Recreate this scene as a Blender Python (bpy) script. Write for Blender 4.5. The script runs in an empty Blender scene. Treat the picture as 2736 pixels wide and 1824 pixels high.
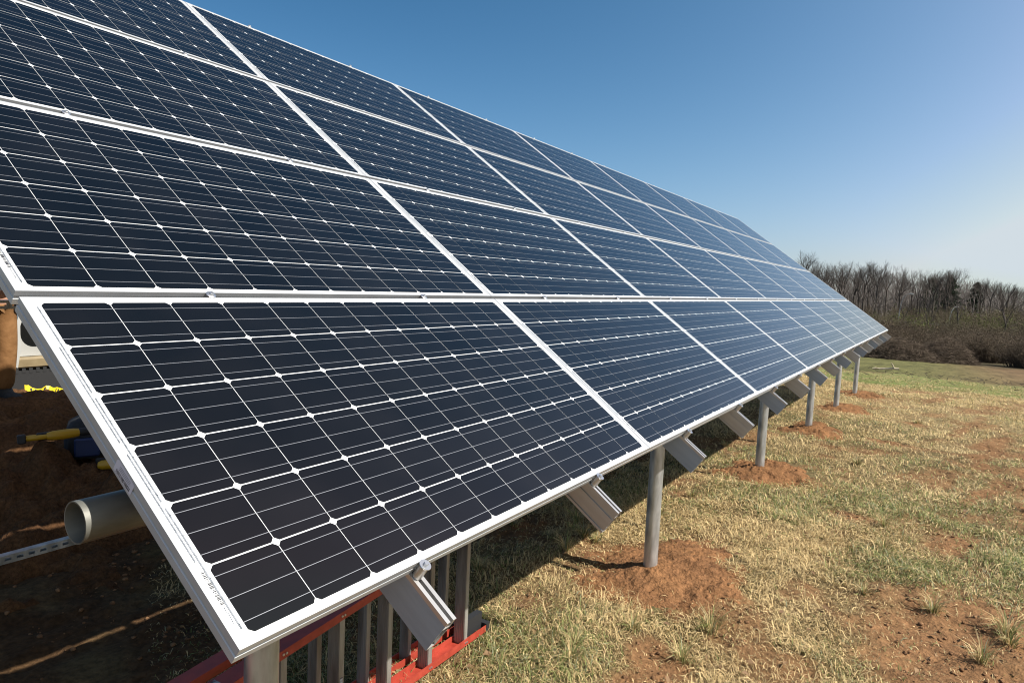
import bpy, math, random
import numpy as np
from mathutils import Vector, Matrix

# ------------------------------------------------------------------ camera, sky, sun
S = bpy.context.scene
COL = S.collection
Z0 = 1.2                                   # height of the array's lower edge above the near ground
TILT = math.radians(35.4966)
CAM = Vector((-0.7338, -0.9906, 0.6627 + Z0))
cam_d = bpy.data.cameras.new("camera")
cam = bpy.data.objects.new("camera", cam_d)
COL.objects.link(cam)
cr = Vector((0.53366244, -0.84446466, 0.04564916))
cd = Vector((-0.04974013, -0.08522654, -0.99511927))
cf = Vector((0.84423357, 0.52878718, -0.08748598))
cam.matrix_world = Matrix(((cr.x, -cd.x, -cf.x, CAM.x), (cr.y, -cd.y, -cf.y, CAM.y),
                           (cr.z, -cd.z, -cf.z, CAM.z), (0, 0, 0, 1)))
cam_d.sensor_fit = 'HORIZONTAL'
cam_d.sensor_width = 36.0
cam_d.lens = 24.197
cam_d.clip_start = 0.05
cam_d.clip_end = 6000
S.camera = cam

SUN_EL = math.radians(46.6)
SUN_AZ = math.radians(-80.0)               # measured from +x towards +y
w = bpy.data.worlds.new("World")
S.world = w
w.use_nodes = True
nt = w.node_tree
bg = nt.nodes["Background"]
sky = nt.nodes.new("ShaderNodeTexSky")
sky.sky_type = 'NISHITA'
sky.sun_disc = False
sky.sun_elevation = SUN_EL
sky.sun_rotation = math.radians(90) - SUN_AZ
sky.altitude = 120
sky.air_density = 0.8
sky.dust_density = 4.0
sky.ozone_density = 0.6
# look a little above the dusty band at the horizon, then steepen the fall-off towards the zenith
wtc = nt.nodes.new("ShaderNodeTexCoord")
wup = nt.nodes.new("ShaderNodeVectorMath"); wup.operation = 'ADD'; wup.inputs[1].default_value = (0, 0, 0.085)
wmn = nt.nodes.new("ShaderNodeVectorMath"); wmn.operation = 'MINIMUM'; wmn.inputs[1].default_value = (2.38, 2.98, 3.72)
wsc = nt.nodes.new("ShaderNodeVectorMath"); wsc.operation = 'MULTIPLY'; wsc.inputs[1].default_value = (0.775, 0.863, 0.80)
wpw = nt.nodes.new("ShaderNodeVectorMath"); wpw.operation = 'POWER'; wpw.inputs[1].default_value = (2.9, 2.0, 1.8)
nt.links.new(wtc.outputs["Generated"], wup.inputs[0]); nt.links.new(wup.outputs[0], sky.inputs[0])
nt.links.new(sky.outputs[0], wmn.inputs[0]); nt.links.new(wmn.outputs[0], wsc.inputs[0])
nt.links.new(wsc.outputs[0], wpw.inputs[0]); nt.links.new(wpw.outputs[0], bg.inputs[0])
bg.inputs[1].default_value = 0.070

sl = bpy.data.lights.new("sun", 'SUN')
sl.energy = 5.0
sl.angle = math.radians(0.53)
sl.color = (1.0, 0.95, 0.87)
so = bpy.data.objects.new("sun", sl)
COL.objects.link(so)
to_sun = Vector((math.cos(SUN_EL) * math.cos(SUN_AZ), math.cos(SUN_EL) * math.sin(SUN_AZ), math.sin(SUN_EL)))
so.rotation_euler = to_sun.to_track_quat('Z', 'Y').to_euler()
so.location = (0, -20, 30)

S.view_settings.view_transform = 'Standard'
S.view_settings.look = 'None'
S.view_settings.exposure = 0.64
S.view_settings.gamma = 1.0
S.view_settings.use_curve_mapping = False
S.cycles.max_bounces = 6
S.cycles.diffuse_bounces = 2
S.cycles.filter_width = 1.1
S.cycles.transparent_max_bounces = 8

rng = np.random.default_rng(7)
random.seed(7)

# ------------------------------------------------------------------ helpers
def tag(o, label=None, cat=None, group=None, kind=None):
    if label: o["label"] = label
    if cat: o["category"] = cat
    if group: o["group"] = group
    if kind: o["kind"] = kind
    return o

def empty(name, loc=(0, 0, 0), rot=(0, 0, 0)):
    o = bpy.data.objects.new(name, None)
    COL.objects.link(o)
    o.location = loc
    o.rotation_euler = rot
    o.empty_display_size = 0.1
    return o

def link_mesh(name, me, parent=None, loc=None):
    o = bpy.data.objects.new(name, me)
    COL.objects.link(o)
    if parent: o.parent = parent
    if loc is not None: o.location = loc
    return o

def copy_tree(o, parent=None):
    c = o.copy()
    COL.objects.link(c)
    c.parent = parent
    for ch in list(o.children):
        copy_tree(ch, c)
    return c

class MB:
    """collects faces, then links them as one mesh object"""
    def __init__(s):
        s.v, s.f, s.m = [], [], []
    def add(s, vs, fs, mi=0):
        b = len(s.v)
        s.v.extend([tuple(p) for p in vs])
        for q in fs:
            s.f.append([b + i for i in q])
            s.m.append(mi)
        return s
    def box(s, a, b, mi=0, M=None):
        x0, y0, z0 = a; x1, y1, z1 = b
        vs = [(x0, y0, z0), (x1, y0, z0), (x1, y1, z0), (x0, y1, z0), (x0, y0, z1), (x1, y0, z1), (x1, y1, z1), (x0, y1, z1)]
        if M is not None: vs = [M @ Vector(p) for p in vs]
        return s.add(vs, [(3, 2, 1, 0), (4, 5, 6, 7), (0, 1, 5, 4), (1, 2, 6, 5), (2, 3, 7, 6), (3, 0, 4, 7)], mi)
    def bbox(s, a, b, c=0.004, mi=0, M=None):
        """box with chamfered edges"""
        x0, y0, z0 = a; x1, y1, z1 = b
        vs = []; fs = []
        lv = [(z0, c), (z0 + c, 0), (z1 - c, 0), (z1, c)]
        for z, i in lv:
            vs += [(x0 + c + i, y0 + i, z), (x1 - c - i, y0 + i, z), (x1 - i, y0 + c + i, z), (x1 - i, y1 - c - i, z),
                   (x1 - c - i, y1 - i, z), (x0 + c + i, y1 - i, z), (x0 + i, y1 - c - i, z), (x0 + i, y0 + c + i, z)]
        for k in range(3):
            for j in range(8):
                fs.append((k * 8 + j, k * 8 + (j + 1) % 8, k * 8 + 8 + (j + 1) % 8, k * 8 + 8 + j))
        fs.append(tuple(range(7, -1, -1))); fs.append(tuple(range(24, 32)))
        if M is not None: vs = [M @ Vector(p) for p in vs]
        return s.add(vs, fs, mi)
    def tube(s, pts, rad, n=12, mi=0, cap=True):
        pts = [Vector(p) for p in pts]
        if not hasattr(rad, '__len__'): rad = [rad] * len(pts)
        vs, fs = [], []
        t0 = (pts[1] - pts[0]).normalized()
        up = Vector((0, 0, 1)) if abs(t0.z) < 0.9 else Vector((1, 0, 0))
        a = t0.cross(up).normalized()
        for k, p in enumerate(pts):
            if k == 0: t = pts[1] - pts[0]
            elif k == len(pts) - 1: t = pts[-1] - pts[-2]
            else: t = (pts[k + 1] - pts[k]).normalized() + (pts[k] - pts[k - 1]).normalized()
            t.normalize()
            a = (a - t * a.dot(t)).normalized()
            b = t.cross(a)
            for j in range(n):
                an = 2 * math.pi * j / n
                vs.append(p + (a * math.cos(an) + b * math.sin(an)) * rad[k])
        for k in range(len(pts) - 1):
            for j in range(n):
                fs.append((k * n + j, k * n + (j + 1) % n, (k + 1) * n + (j + 1) % n, (k + 1) * n + j))
        if cap:
            fs.append(tuple(range(n - 1, -1, -1)))
            fs.append(tuple((len(pts) - 1) * n + j for j in range(n)))
        return s.add(vs, fs, mi)
    def prism(s, poly, y0, y1, mi=0, M=None):
        """polygon in x,z extruded along y"""
        n = len(poly)
        vs = [(x, y0, z) for x, z in poly] + [(x, y1, z) for x, z in poly]
        if M is not None: vs = [M @ Vector(p) for p in vs]
        fs = [tuple(range(n)), tuple(range(2 * n - 1, n - 1, -1))]
        for j in range(n):
            fs.append((j, n + j, n + (j + 1) % n, (j + 1) % n))
        return s.add(vs, fs, mi)
    def lathe(s, prof, n=24, mi=0, M=None, closed=False):
        """profile (r, z) turned about z"""
        vs, fs = [], []
        for r, z in prof:
            for j in range(n):
                an = 2 * math.pi * j / n
                vs.append((r * math.cos(an), r * math.sin(an), z))
        m = len(prof)
        for k in range(m if closed else m - 1):
            k2 = (k + 1) % m
            for j in range(n):
                fs.append((k * n + j, k * n + (j + 1) % n, k2 * n + (j + 1) % n, k2 * n + j))
        if M is not None: vs = [M @ Vector(p) for p in vs]
        return s.add(vs, fs, mi)
    def mesh(s, name, mats, smooth=None):
        me = bpy.data.meshes.new(name)
        me.from_pydata([tuple(p) for p in s.v], [], s.f)
        for m in (mats if isinstance(mats, (list, tuple)) else [mats]): me.materials.append(m)
        me.polygons.foreach_set("material_index", s.m)
        if smooth:
            me.polygons.foreach_set("use_smooth", [True] * len(s.f))
            me.update()
            try: me.set_sharp_from_angle(angle=math.radians(smooth))
            except Exception: pass
        me.update()
        return me
    def build(s, name, mats, parent=None, smooth=None, loc=None):
        return link_mesh(name, s.mesh(name, mats, smooth), parent, loc)

def np_mesh(name, v, loops, sizes, mat, attrs=None, smooth=False):
    """fast mesh from arrays; loops flat index list, sizes face sizes"""
    me = bpy.data.meshes.new(name)
    me.vertices.add(len(v)); me.vertices.foreach_set("co", np.ascontiguousarray(v, np.float32).ravel())
    me.loops.add(len(loops)); me.loops.foreach_set("vertex_index", np.ascontiguousarray(loops, np.int32))
    me.polygons.add(len(sizes))
    st = np.zeros(len(sizes), np.int32); st[1:] = np.cumsum(sizes)[:-1]
    me.polygons.foreach_set("loop_start", st)
    me.polygons.foreach_set("loop_total", np.ascontiguousarray(sizes, np.int32))
    if smooth: me.polygons.foreach_set("use_smooth", np.ones(len(sizes), bool))
    me.update(calc_edges=True)
    me.materials.append(mat)
    for k, a in (attrs or {}).items():
        at = me.attributes.new(k, 'FLOAT_COLOR', 'POINT')
        c = np.ones((len(v), 4), np.float32); c[:, :3] = a
        at.data.foreach_set("color", c.ravel())
    return me

# value noise
_P = rng.permutation(4096).astype(np.int64)
_R = rng.random(4096)
def vnoise(x, y, seed=0):
    xi = np.floor(x).astype(np.int64); yi = np.floor(y).astype(np.int64)
    fx = x - xi; fy = y - yi
    fx = fx * fx * fx * (fx * (fx * 6 - 15) + 10); fy = fy * fy * fy * (fy * (fy * 6 - 15) + 10)
    h = lambda a, b: _R[_P[(_P[(a + seed * 131) & 4095] + b) & 4095]]
    return (h(xi, yi) * (1 - fx) + h(xi + 1, yi) * fx) * (1 - fy) + (h(xi, yi + 1) * (1 - fx) + h(xi + 1, yi + 1) * fx) * fy
def fbm(x, y, o=4, seed=0, g=0.5):
    s = np.zeros_like(x, dtype=float); a = 1.0; t = 0
    for k in range(o):
        s += a * vnoise(x * 2 ** k + 17.3 * k, y * 2 ** k - 9.1 * k, seed + k); t += a; a *= g
    return s / t
def sstep(a, b, x):
    t = np.clip((x - a) / (b - a), 0, 1)
    return t * t * (3 - 2 * t)

# ------------------------------------------------------------------ materials
def mat(name, base=(0.5, 0.5, 0.5), rough=0.5, metal=0.0, spec=0.5, coat=0.0):
    m = bpy.data.materials.new(name)
    m.use_nodes = True
    b = m.node_tree.nodes["Principled BSDF"]
    b.inputs["Base Color"].default_value = (*base, 1)
    b.inputs["Roughness"].default_value = rough
    b.inputs["Metallic"].default_value = metal
    b.inputs["Specular IOR Level"].default_value = spec
    b.inputs["Coat Weight"].default_value = coat
    return m

def N(m, t, **kw):
    n = m.node_tree.nodes.new(t)
    for k, v in kw.items():
        if k in n.inputs: n.inputs[k].default_value = v
        else: setattr(n, k, v)
    return n

def noisy(m, c0, c1, scale=20, detail=6, rough=None, bump=0.0, bscale=None, coords='Object', stretch=None, pos=(0.35, 0.65), dist=0.01):
    """mix two colours by noise, with optional roughness range and bump"""
    T = m.node_tree; b = T.nodes["Principled BSDF"]
    tc = N(m, "ShaderNodeTexCoord")
    src = tc.outputs[coords]
    if stretch:
        mp = N(m, "ShaderNodeMapping"); mp.inputs["Scale"].default_value = stretch
        T.links.new(src, mp.inputs[0]); src = mp.outputs[0]
    nz = N(m, "ShaderNodeTexNoise"); nz.inputs["Scale"].default_value = scale; nz.inputs["Detail"].default_value = detail
    T.links.new(src, nz.inputs["Vector"])
    cr = N(m, "ShaderNodeValToRGB")
    cr.color_ramp.elements[0].position = pos[0]; cr.color_ramp.elements[0].color = (*c0, 1)
    cr.color_ramp.elements[1].position = pos[1]; cr.color_ramp.elements[1].color = (*c1, 1)
    T.links.new(nz.outputs["Fac"], cr.inputs[0])
    T.links.new(cr.outputs[0], b.inputs["Base Color"])
    if rough:
        mr = N(m, "ShaderNodeMapRange"); mr.inputs[3].default_value = rough[0]; mr.inputs[4].default_value = rough[1]
        T.links.new(nz.outputs["Fac"], mr.inputs[0]); T.links.new(mr.outputs[0], b.inputs["Roughness"])
    if bump:
        n2 = N(m, "ShaderNodeTexNoise"); n2.inputs["Scale"].default_value = bscale or scale; n2.inputs["Detail"].default_value = 8
        T.links.new(src, n2.inputs["Vector"])
        bp = N(m, "ShaderNodeBump"); bp.inputs["Strength"].default_value = bump; bp.inputs["Distance"].default_value = dist
        T.links.new(n2.outputs["Fac"], bp.inputs["Height"]); T.links.new(bp.outputs[0], b.inputs["Normal"])
    return m

def attr_mat(name, attr, scale=60, lo=0.7, hi=1.3, rough=0.9, spec=0.2, bump=0.0, bscale=80, dist=0.01, trans=0.0):
    m = mat(name, rough=rough, spec=spec)
    T = m.node_tree; b = T.nodes["Principled BSDF"]
    a = N(m, "ShaderNodeAttribute"); a.attribute_name = attr
    if lo != hi:
        tc = N(m, "ShaderNodeTexCoord")
        nz = N(m, "ShaderNodeTexNoise"); nz.inputs["Scale"].default_value = scale; nz.inputs["Detail"].default_value = 8
        T.links.new(tc.outputs["Object"], nz.inputs["Vector"])
        mr = N(m, "ShaderNodeMapRange"); mr.inputs[1].default_value = 0.3; mr.inputs[2].default_value = 0.7
        mr.inputs[3].default_value = lo; mr.inputs[4].default_value = hi
        T.links.new(nz.outputs["Fac"], mr.inputs[0])
        vm = N(m, "ShaderNodeVectorMath"); vm.operation = 'SCALE'
        T.links.new(a.outputs["Color"], vm.inputs[0]); T.links.new(mr.outputs[0], vm.inputs["Scale"])
        T.links.new(vm.outputs[0], b.inputs["Base Color"])
        if bump:
            n2 = N(m, "ShaderNodeTexNoise"); n2.inputs["Scale"].default_value = bscale; n2.inputs["Detail"].default_value = 8
            T.links.new(tc.outputs["Object"], n2.inputs["Vector"])
            bp = N(m, "ShaderNodeBump"); bp.inputs["Strength"].default_value = bump; bp.inputs["Distance"].default_value = dist
            T.links.new(n2.outputs["Fac"], bp.inputs["Height"]); T.links.new(bp.outputs[0], b.inputs["Normal"])
    else:
        T.links.new(a.outputs["Color"], b.inputs["Base Color"])
    if trans:
        tr = N(m, "ShaderNodeBsdfTranslucent"); T.links.new(a.outputs["Color"], tr.inputs[0])
        mx = N(m, "ShaderNodeMixShader"); mx.inputs[0].default_value = trans
        T.links.new(b.outputs[0], mx.inputs[1]); T.links.new(tr.outputs[0], mx.inputs[2])
        T.links.new(mx.outputs[0], T.nodes["Material Output"].inputs[0])
    return m

M_frame = noisy(mat("frame_aluminium", rough=0.4, metal=0.25), (0.46, 0.47, 0.48), (0.52, 0.53, 0.54), 9, 4, (0.32, 0.44))
M_rail = noisy(mat("rail_aluminium", rough=0.34, metal=0.75), (0.50, 0.48, 0.46), (0.60, 0.58, 0.56), 6, 5, (0.28, 0.42), stretch=(6, 1, 6))
M_railp = noisy(mat("rail_sky_tint", rough=0.45, metal=0.3), (0.30, 0.34, 0.39), (0.36, 0.40, 0.45), 6, 5, (0.40, 0.52), stretch=(6, 1, 6))  # bluish grey paints a sky reflection onto the plain rails' left faces
M_back = noisy(mat("white_backsheet", rough=0.14, spec=0.5), (0.66, 0.67, 0.67), (0.71, 0.72, 0.72), 5)
M_cell = noisy(mat("silicon_cell", rough=0.12, spec=0.42), (0.0020, 0.0021, 0.0024), (0.0044, 0.0041, 0.0044), 3.2, 3, (0.08, 0.18))
def cell_variation(m):
    T = m.node_tree; b = T.nodes["Principled BSDF"]; src = b.inputs["Base Color"].links[0].from_socket
    tc = N(m, "ShaderNodeTexCoord"); sub = N(m, "ShaderNodeVectorMath"); sub.operation = 'DIVIDE'; sub.inputs[1].default_value = (.1578, .1588, 1)
    off = N(m, "ShaderNodeVectorMath"); off.operation = 'SUBTRACT'; off.inputs[1].default_value = (.0345, .0186, .5)
    fl = N(m, "ShaderNodeVectorMath"); fl.operation = 'FLOOR'
    oi = N(m, "ShaderNodeObjectInfo"); ad = N(m, "ShaderNodeVectorMath"); ad.operation = 'ADD'
    wn = N(m, "ShaderNodeTexWhiteNoise"); wn.noise_dimensions = '3D'
    L = T.links.new
    L(tc.outputs["Object"], off.inputs[0]); L(off.outputs[0], sub.inputs[0]); L(sub.outputs[0], fl.inputs[0])
    sc = N(m, "ShaderNodeVectorMath"); sc.operation = 'SCALE'; sc.inputs["Scale"].default_value = 37
    L(oi.outputs["Location"], sc.inputs[0]); L(fl.outputs[0], ad.inputs[0]); L(sc.outputs[0], ad.inputs[1]); L(ad.outputs[0], wn.inputs["Vector"])
    mr = N(m, "ShaderNodeMapRange"); mr.inputs[3].default_value = .70; mr.inputs[4].default_value = 1.35
    L(wn.outputs["Value"], mr.inputs[0])
    v = N(m, "ShaderNodeVectorMath"); v.operation = 'SCALE'; L(src, v.inputs[0]); L(mr.outputs[0], v.inputs["Scale"]); 
    # thin film of dust in broad patches
    dn = N(m, "ShaderNodeTexNoise"); dn.inputs["Scale"].default_value = 1.3; dn.inputs["Detail"].default_value = 7; dn.inputs["Distortion"].default_value = .6
    L(tc.outputs["Object"], dn.inputs["Vector"])
    dr = N(m, "ShaderNodeMapRange"); dr.inputs[1].default_value = .50; dr.inputs[2].default_value = .78; dr.inputs[3].default_value = 0; dr.inputs[4].default_value = .010
    L(dn.outputs["Fac"], dr.inputs[0])
    mx = N(m, "ShaderNodeMix"); mx.data_type = 'RGBA'; mx.inputs[7].default_value = (.34, .29, .23, 1)
    L(dr.outputs[0], mx.inputs[0]); L(v.outputs[0], mx.inputs[6]); L(mx.outputs[2], b.inputs["Base Color"])
cell_variation(M_cell)
M_bus = mat("busbar_silver", (0.46, 0.47, 0.49), 0.35, 0.6)
M_rib = noisy(mat("ribbon_silver", rough=0.3, metal=0.6), (0.22, 0.24, 0.26), (0.50, 0.52, 0.54), 90)
M_ink = mat("black_ink", (0.03, 0.03, 0.035), 0.6)
M_label = mat("paper_label", (0.66, 0.63, 0.70), 0.6)
M_galv = noisy(mat("galvanised_steel", rough=0.36, metal=0.65), (0.32, 0.33, 0.33), (0.62, 0.63, 0.62), 22, 8, (0.26, 0.5), bump=0.12, bscale=60, stretch=(1, 1, 0.25), dist=0.003)
M_pipe = noisy(mat("dull_galvanised_pipe", rough=0.5, metal=0.35), (0.10, 0.10, 0.088), (0.29, 0.285, 0.25), 9, 9, (0.38, 0.6), bump=0.15, bscale=70, stretch=(.35, 1, 1), dist=0.003)
M_bolt = mat("stainless_bolt", (0.62, 0.62, 0.63), 0.28, 0.9)
M_black = mat("black_rubber", (0.018, 0.018, 0.019), 0.65)
M_orange = noisy(mat("orange_fibreglass", rough=0.42), (0.30, 0.040, 0.024), (0.40, 0.056, 0.034), 24, 8, (0.32, 0.55), bump=0.08, bscale=120, dist=0.002)
M_tread = noisy(mat("worn_aluminium_tread", rough=0.45, metal=0.55), (0.20, 0.18, 0.16), (0.42, 0.40, 0.37), 18, 8, (0.35, 0.6), stretch=(1, 1, 0.15))
M_worn = noisy(mat("worn_paper_sticker", rough=0.7), (0.10, 0.07, 0.09), (0.42, 0.42, 0.44), 16, 8, stretch=(0.6, 4, 4), pos=(0.46, 0.54))
M_soil = attr_mat("red_soil", "Col", 45, 0.62, 1.3, 0.95, 0.1, 0.8, 70, 0.02)
M_ground = attr_mat("field_soil", "Col", 30, 0.6, 1.35, 0.95, 0.1, 0.7, 60, 0.02)
M_grass = attr_mat("grass_blades", "Col", lo=1, hi=1, rough=0.7, spec=0.25, trans=0.25)
M_bark = noisy(mat("grey_bark", rough=0.9, spec=0.1), (0.050, 0.042, 0.036), (0.11, 0.095, 0.08), 3, 6)
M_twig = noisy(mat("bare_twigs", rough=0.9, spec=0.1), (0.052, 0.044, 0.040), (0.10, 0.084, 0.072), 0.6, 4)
M_brush = attr_mat("dry_brush", "Col", lo=1, hi=1, rough=0.9, spec=0.1)
M_white = noisy(mat("white_vehicle_paint", rough=0.3, coat=0.4), (0.36, 0.36, 0.34), (0.44, 0.44, 0.42), 2)
M_tan = noisy(mat("tan_work_cloth", rough=0.9, spec=0.1), (0.19, 0.095, 0.038), (0.25, 0.13, 0.055), 14, 6, bump=0.4, bscale=9, dist=0.03)
M_skin = mat("skin", (0.45, 0.26, 0.18), 0.55)
M_yellow = mat("yellow_plastic", (0.48, 0.27, 0.010), 0.42)
M_red = mat("red_plastic", (0.40, 0.03, 0.02), 0.4)
M_blue = mat("blue_plastic", (0.008, 0.024, 0.10), 0.5)
M_dark = noisy(mat("dark_fabric", rough=0.85), (0.016, 0.017, 0.02), (0.03, 0.032, 0.036), 30)
M_glass = mat("vehicle_glass", (0.006, 0.007, 0.008), 0.15, 0, 0.3)
M_steel = mat("lamp_pole_steel", (0.22, 0.23, 0.24), 0.5, 0.5)
M_lens = mat("lamp_lens", (0.40, 0.41, 0.40), 0.4)
M_wood = noisy(mat("bare_wood", rough=0.85), (0.34, 0.28, 0.20), (0.46, 0.39, 0.29), 8)
M_road = noisy(mat("road_asphalt", rough=0.9), (0.16, 0.155, 0.15), (0.22, 0.215, 0.20), 2)

# ------------------------------------------------------------------ terrain
_tx = np.array([-4000, 7, 9.6, 12.5, 15.4, 24, 35, 52, 70, 117, 175, 210, 6000.])
_tz = np.array([0, 0, -.02, -.12, -.20, -.55, -1.15, -2.2, -2.9, -3.3, -3.6, -4.0, -4.0])
def terrain(x, y):
    x = np.asarray(x, float)
    s = np.zeros_like(x)
    for k in (-1, -.5, 0, .5, 1):
        s += np.interp(x + k * (1.0 + 0.06 * np.abs(np.clip(x, 0, 200))), _tx, _tz)
    return s / 5
# soil patches: cx, cy, rx, ry, angle
PATCH = [(3.7, -1.25, 1.05, .62, -15), (3.1, -.95, .5, .28, 35), (5.6, -1.27, .62, .24, -30), (5.66, -.45, .45, .12, 80), (10.5, -1.7, 1.9, .20, -8),
         (7.6, -1.5, .7, .14, -15), (14.8, .1, 1.0, .5, 0), (15.5, -2.0, 2.2, .35, -20), (18, -.6, 1.6, .4, -30), (9.2, -2.2, 2.6, .32, -6), (6.9, -1.95, 1.2, .25, -10), (13, -2.8, 3.2, .5, -4), (12.6, -1.5, 2.2, .14, -10), (16.5, -1.1, 2.0, .22, -14), (2.0, -.2, .3, .12, 30), (2.2, .15, .22, .1, -20), (3.7, 1.6, .9, .55, 10), (.4, 2.6, 1.6, 1.6, 0),
         (-.5, 4.5, 3, 3, 0), (2.0, 4.3, 2.2, 2.2, 0), (4.2, 4.2, 2.2, 1.6, 0), (9.5, -.5, .5, .15, 40), (2.5, .1, .35, .16, 40), (12, -.75, .9, .22, 0), (5.8, 2.2, 1.2, .6, 0)]
def dirt_mask(x, y):
    d = np.zeros_like(x, dtype=float)
    for cx, cy, rx, ry, an in PATCH:
        a = math.radians(an)
        u = ((x - cx) * math.cos(a) + (y - cy) * math.sin(a)) / rx
        v = (-(x - cx) * math.sin(a) + (y - cy) * math.cos(a)) / ry
        d = np.maximum(d, 1.25 - np.sqrt(u * u + v * v))
    n = fbm(x * 2.2, y * 2.2, 5, 3) - 0.5
    n2 = fbm(x * .9, y * .9, 3, 11)
    d = sstep(-.15, 0.95, d + 2.0 * n) * .95
    d = np.maximum(d, sstep(0.56, 0.76, n2 + 0.9 * n) * 0.75)
    return d

def spaced(a0, a1, step, lo, hi, grow=1.14):
    c = list(np.arange(a0, a1, step))
    d = step
    p = c[-1]
    while p < hi:
        d *= grow; p += d; c.append(p)
    d = step; p = c[0]; pre = []
    while p > lo:
        d *= grow; p -= d; pre.append(p)
    return np.array(pre[::-1] + c)

gx = spaced(-1.0, 17.0, 0.036, -2500, 4000, 1.09)
gy = spaced(-3.2, 3.2, 0.036, -3000, 3000, 1.10)
X, Y = np.meshgrid(gx, gy, indexing='ij')
Zt = terrain(X, Y)
near = sstep(60, 40, X) * sstep(-9, -5, X) * sstep(14, 8, np.abs(Y))
D = dirt_mask(X, Y)
H = (fbm(X * .8, Y * .8, 3, 21) - .5) * .10 + (fbm(X * 4, Y * 4, 4, 5) - .5) * .045
H += D * ((fbm(X * 9, Y * 9, 4, 31, .65) - .5) * .075)
Zg = Zt + H * near
c_soilA = np.array([.245, .130, .060]); c_soilB = np.array([.150, .078, .038])
c_thatch = np.array([.135, .102, .050]); c_green = np.array([.065, .075, .025])
n1 = fbm(X * 1.3, Y * 1.3, 4, 41)[..., None]; n3 = fbm(X * 7, Y * 7, 4, 43)[..., None]
soil = c_soilA * n3 + c_soilB * (1 - n3)
thatch = c_thatch * (0.75 + .5 * n3) * (1 - sstep(.5, .75, n1)) + (c_green * .6 + c_thatch * .4) * sstep(.5, .75, n1)
soil = soil * (1 - .62 * sstep(1.3, 2.2, Y) * sstep(7.5, 6, X))[..., None]  # soil colour darkened behind the array to deepen the shade there
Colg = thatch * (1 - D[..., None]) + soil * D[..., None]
# farther field: dry strip, green strip, bare brown field
fx = X + 1.2 * (fbm(X * .5, Y * .5, 3, 55) - .5) * 3
n4 = fbm(X * .35, Y * .35, 4, 61)[..., None]
straw = np.array([.30, .235, .12]); field_brown = np.array([.155, .100, .055]); green2 = np.array([.125, .165, .045]); pale_green = np.array([.115, .110, .042])
k1 = sstep(9, 14, fx)[..., None]
Colg = Colg * (1 - k1 * .65) + k1 * .65 * (straw * (1 - D[..., None] * .8) + soil * D[..., None] * .8)
k2 = (sstep(18.6, 20., fx) * sstep(25.5, 24., fx) * sstep(-5.2, -2.6, Y + 2.0 * (n4[..., 0] - .5)))[..., None]
k2 = k2 * (.35 + .9 * n4)
Colg = Colg * (1 - k2) + green2 * (.7 + .6 * n3) * k2
k3 = sstep(24.5, 25.6, fx)[..., None]
kr = sstep(.5, -5., Y)[..., None]
Colg = Colg * (1 - k3) + k3 * ((pale_green * (1 - kr) + field_brown * kr) * (.35 + 1.3 * fbm(X * .9, Y * 2.2, 5, 91, .65)[..., None]))
k4 = sstep(48, 56, X)[..., None]
Colg = Colg * (1 - k4) + k4 * np.array([.085, .07, .04]) * (.7 + .6 * n4)
nx, ny = X.shape
idx = np.arange(nx * ny).reshape(nx, ny)
q = np.stack([idx[:-1, :-1], idx[1:, :-1], idx[1:, 1:], idx[:-1, 1:]], -1).reshape(-1, 4)
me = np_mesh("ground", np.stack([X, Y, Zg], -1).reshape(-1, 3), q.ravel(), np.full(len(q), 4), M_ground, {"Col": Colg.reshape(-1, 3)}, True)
tag(link_mesh("ground", me), kind="structure")

def gz(x, y):
    return float(terrain(np.array([x]), np.array([y]))[0])

def ground_h(x, y):
    """height of the ground sheet at arrays x, y"""
    Dm = dirt_mask(x, y)
    return terrain(x, y) + (fbm(x * .8, y * .8, 3, 21) - .5) * .10 + (fbm(x * 4, y * 4, 4, 5) - .5) * .045 + Dm * (fbm(x * 9, y * 9, 4, 31, .65) - .5) * .075, Dm

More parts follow.
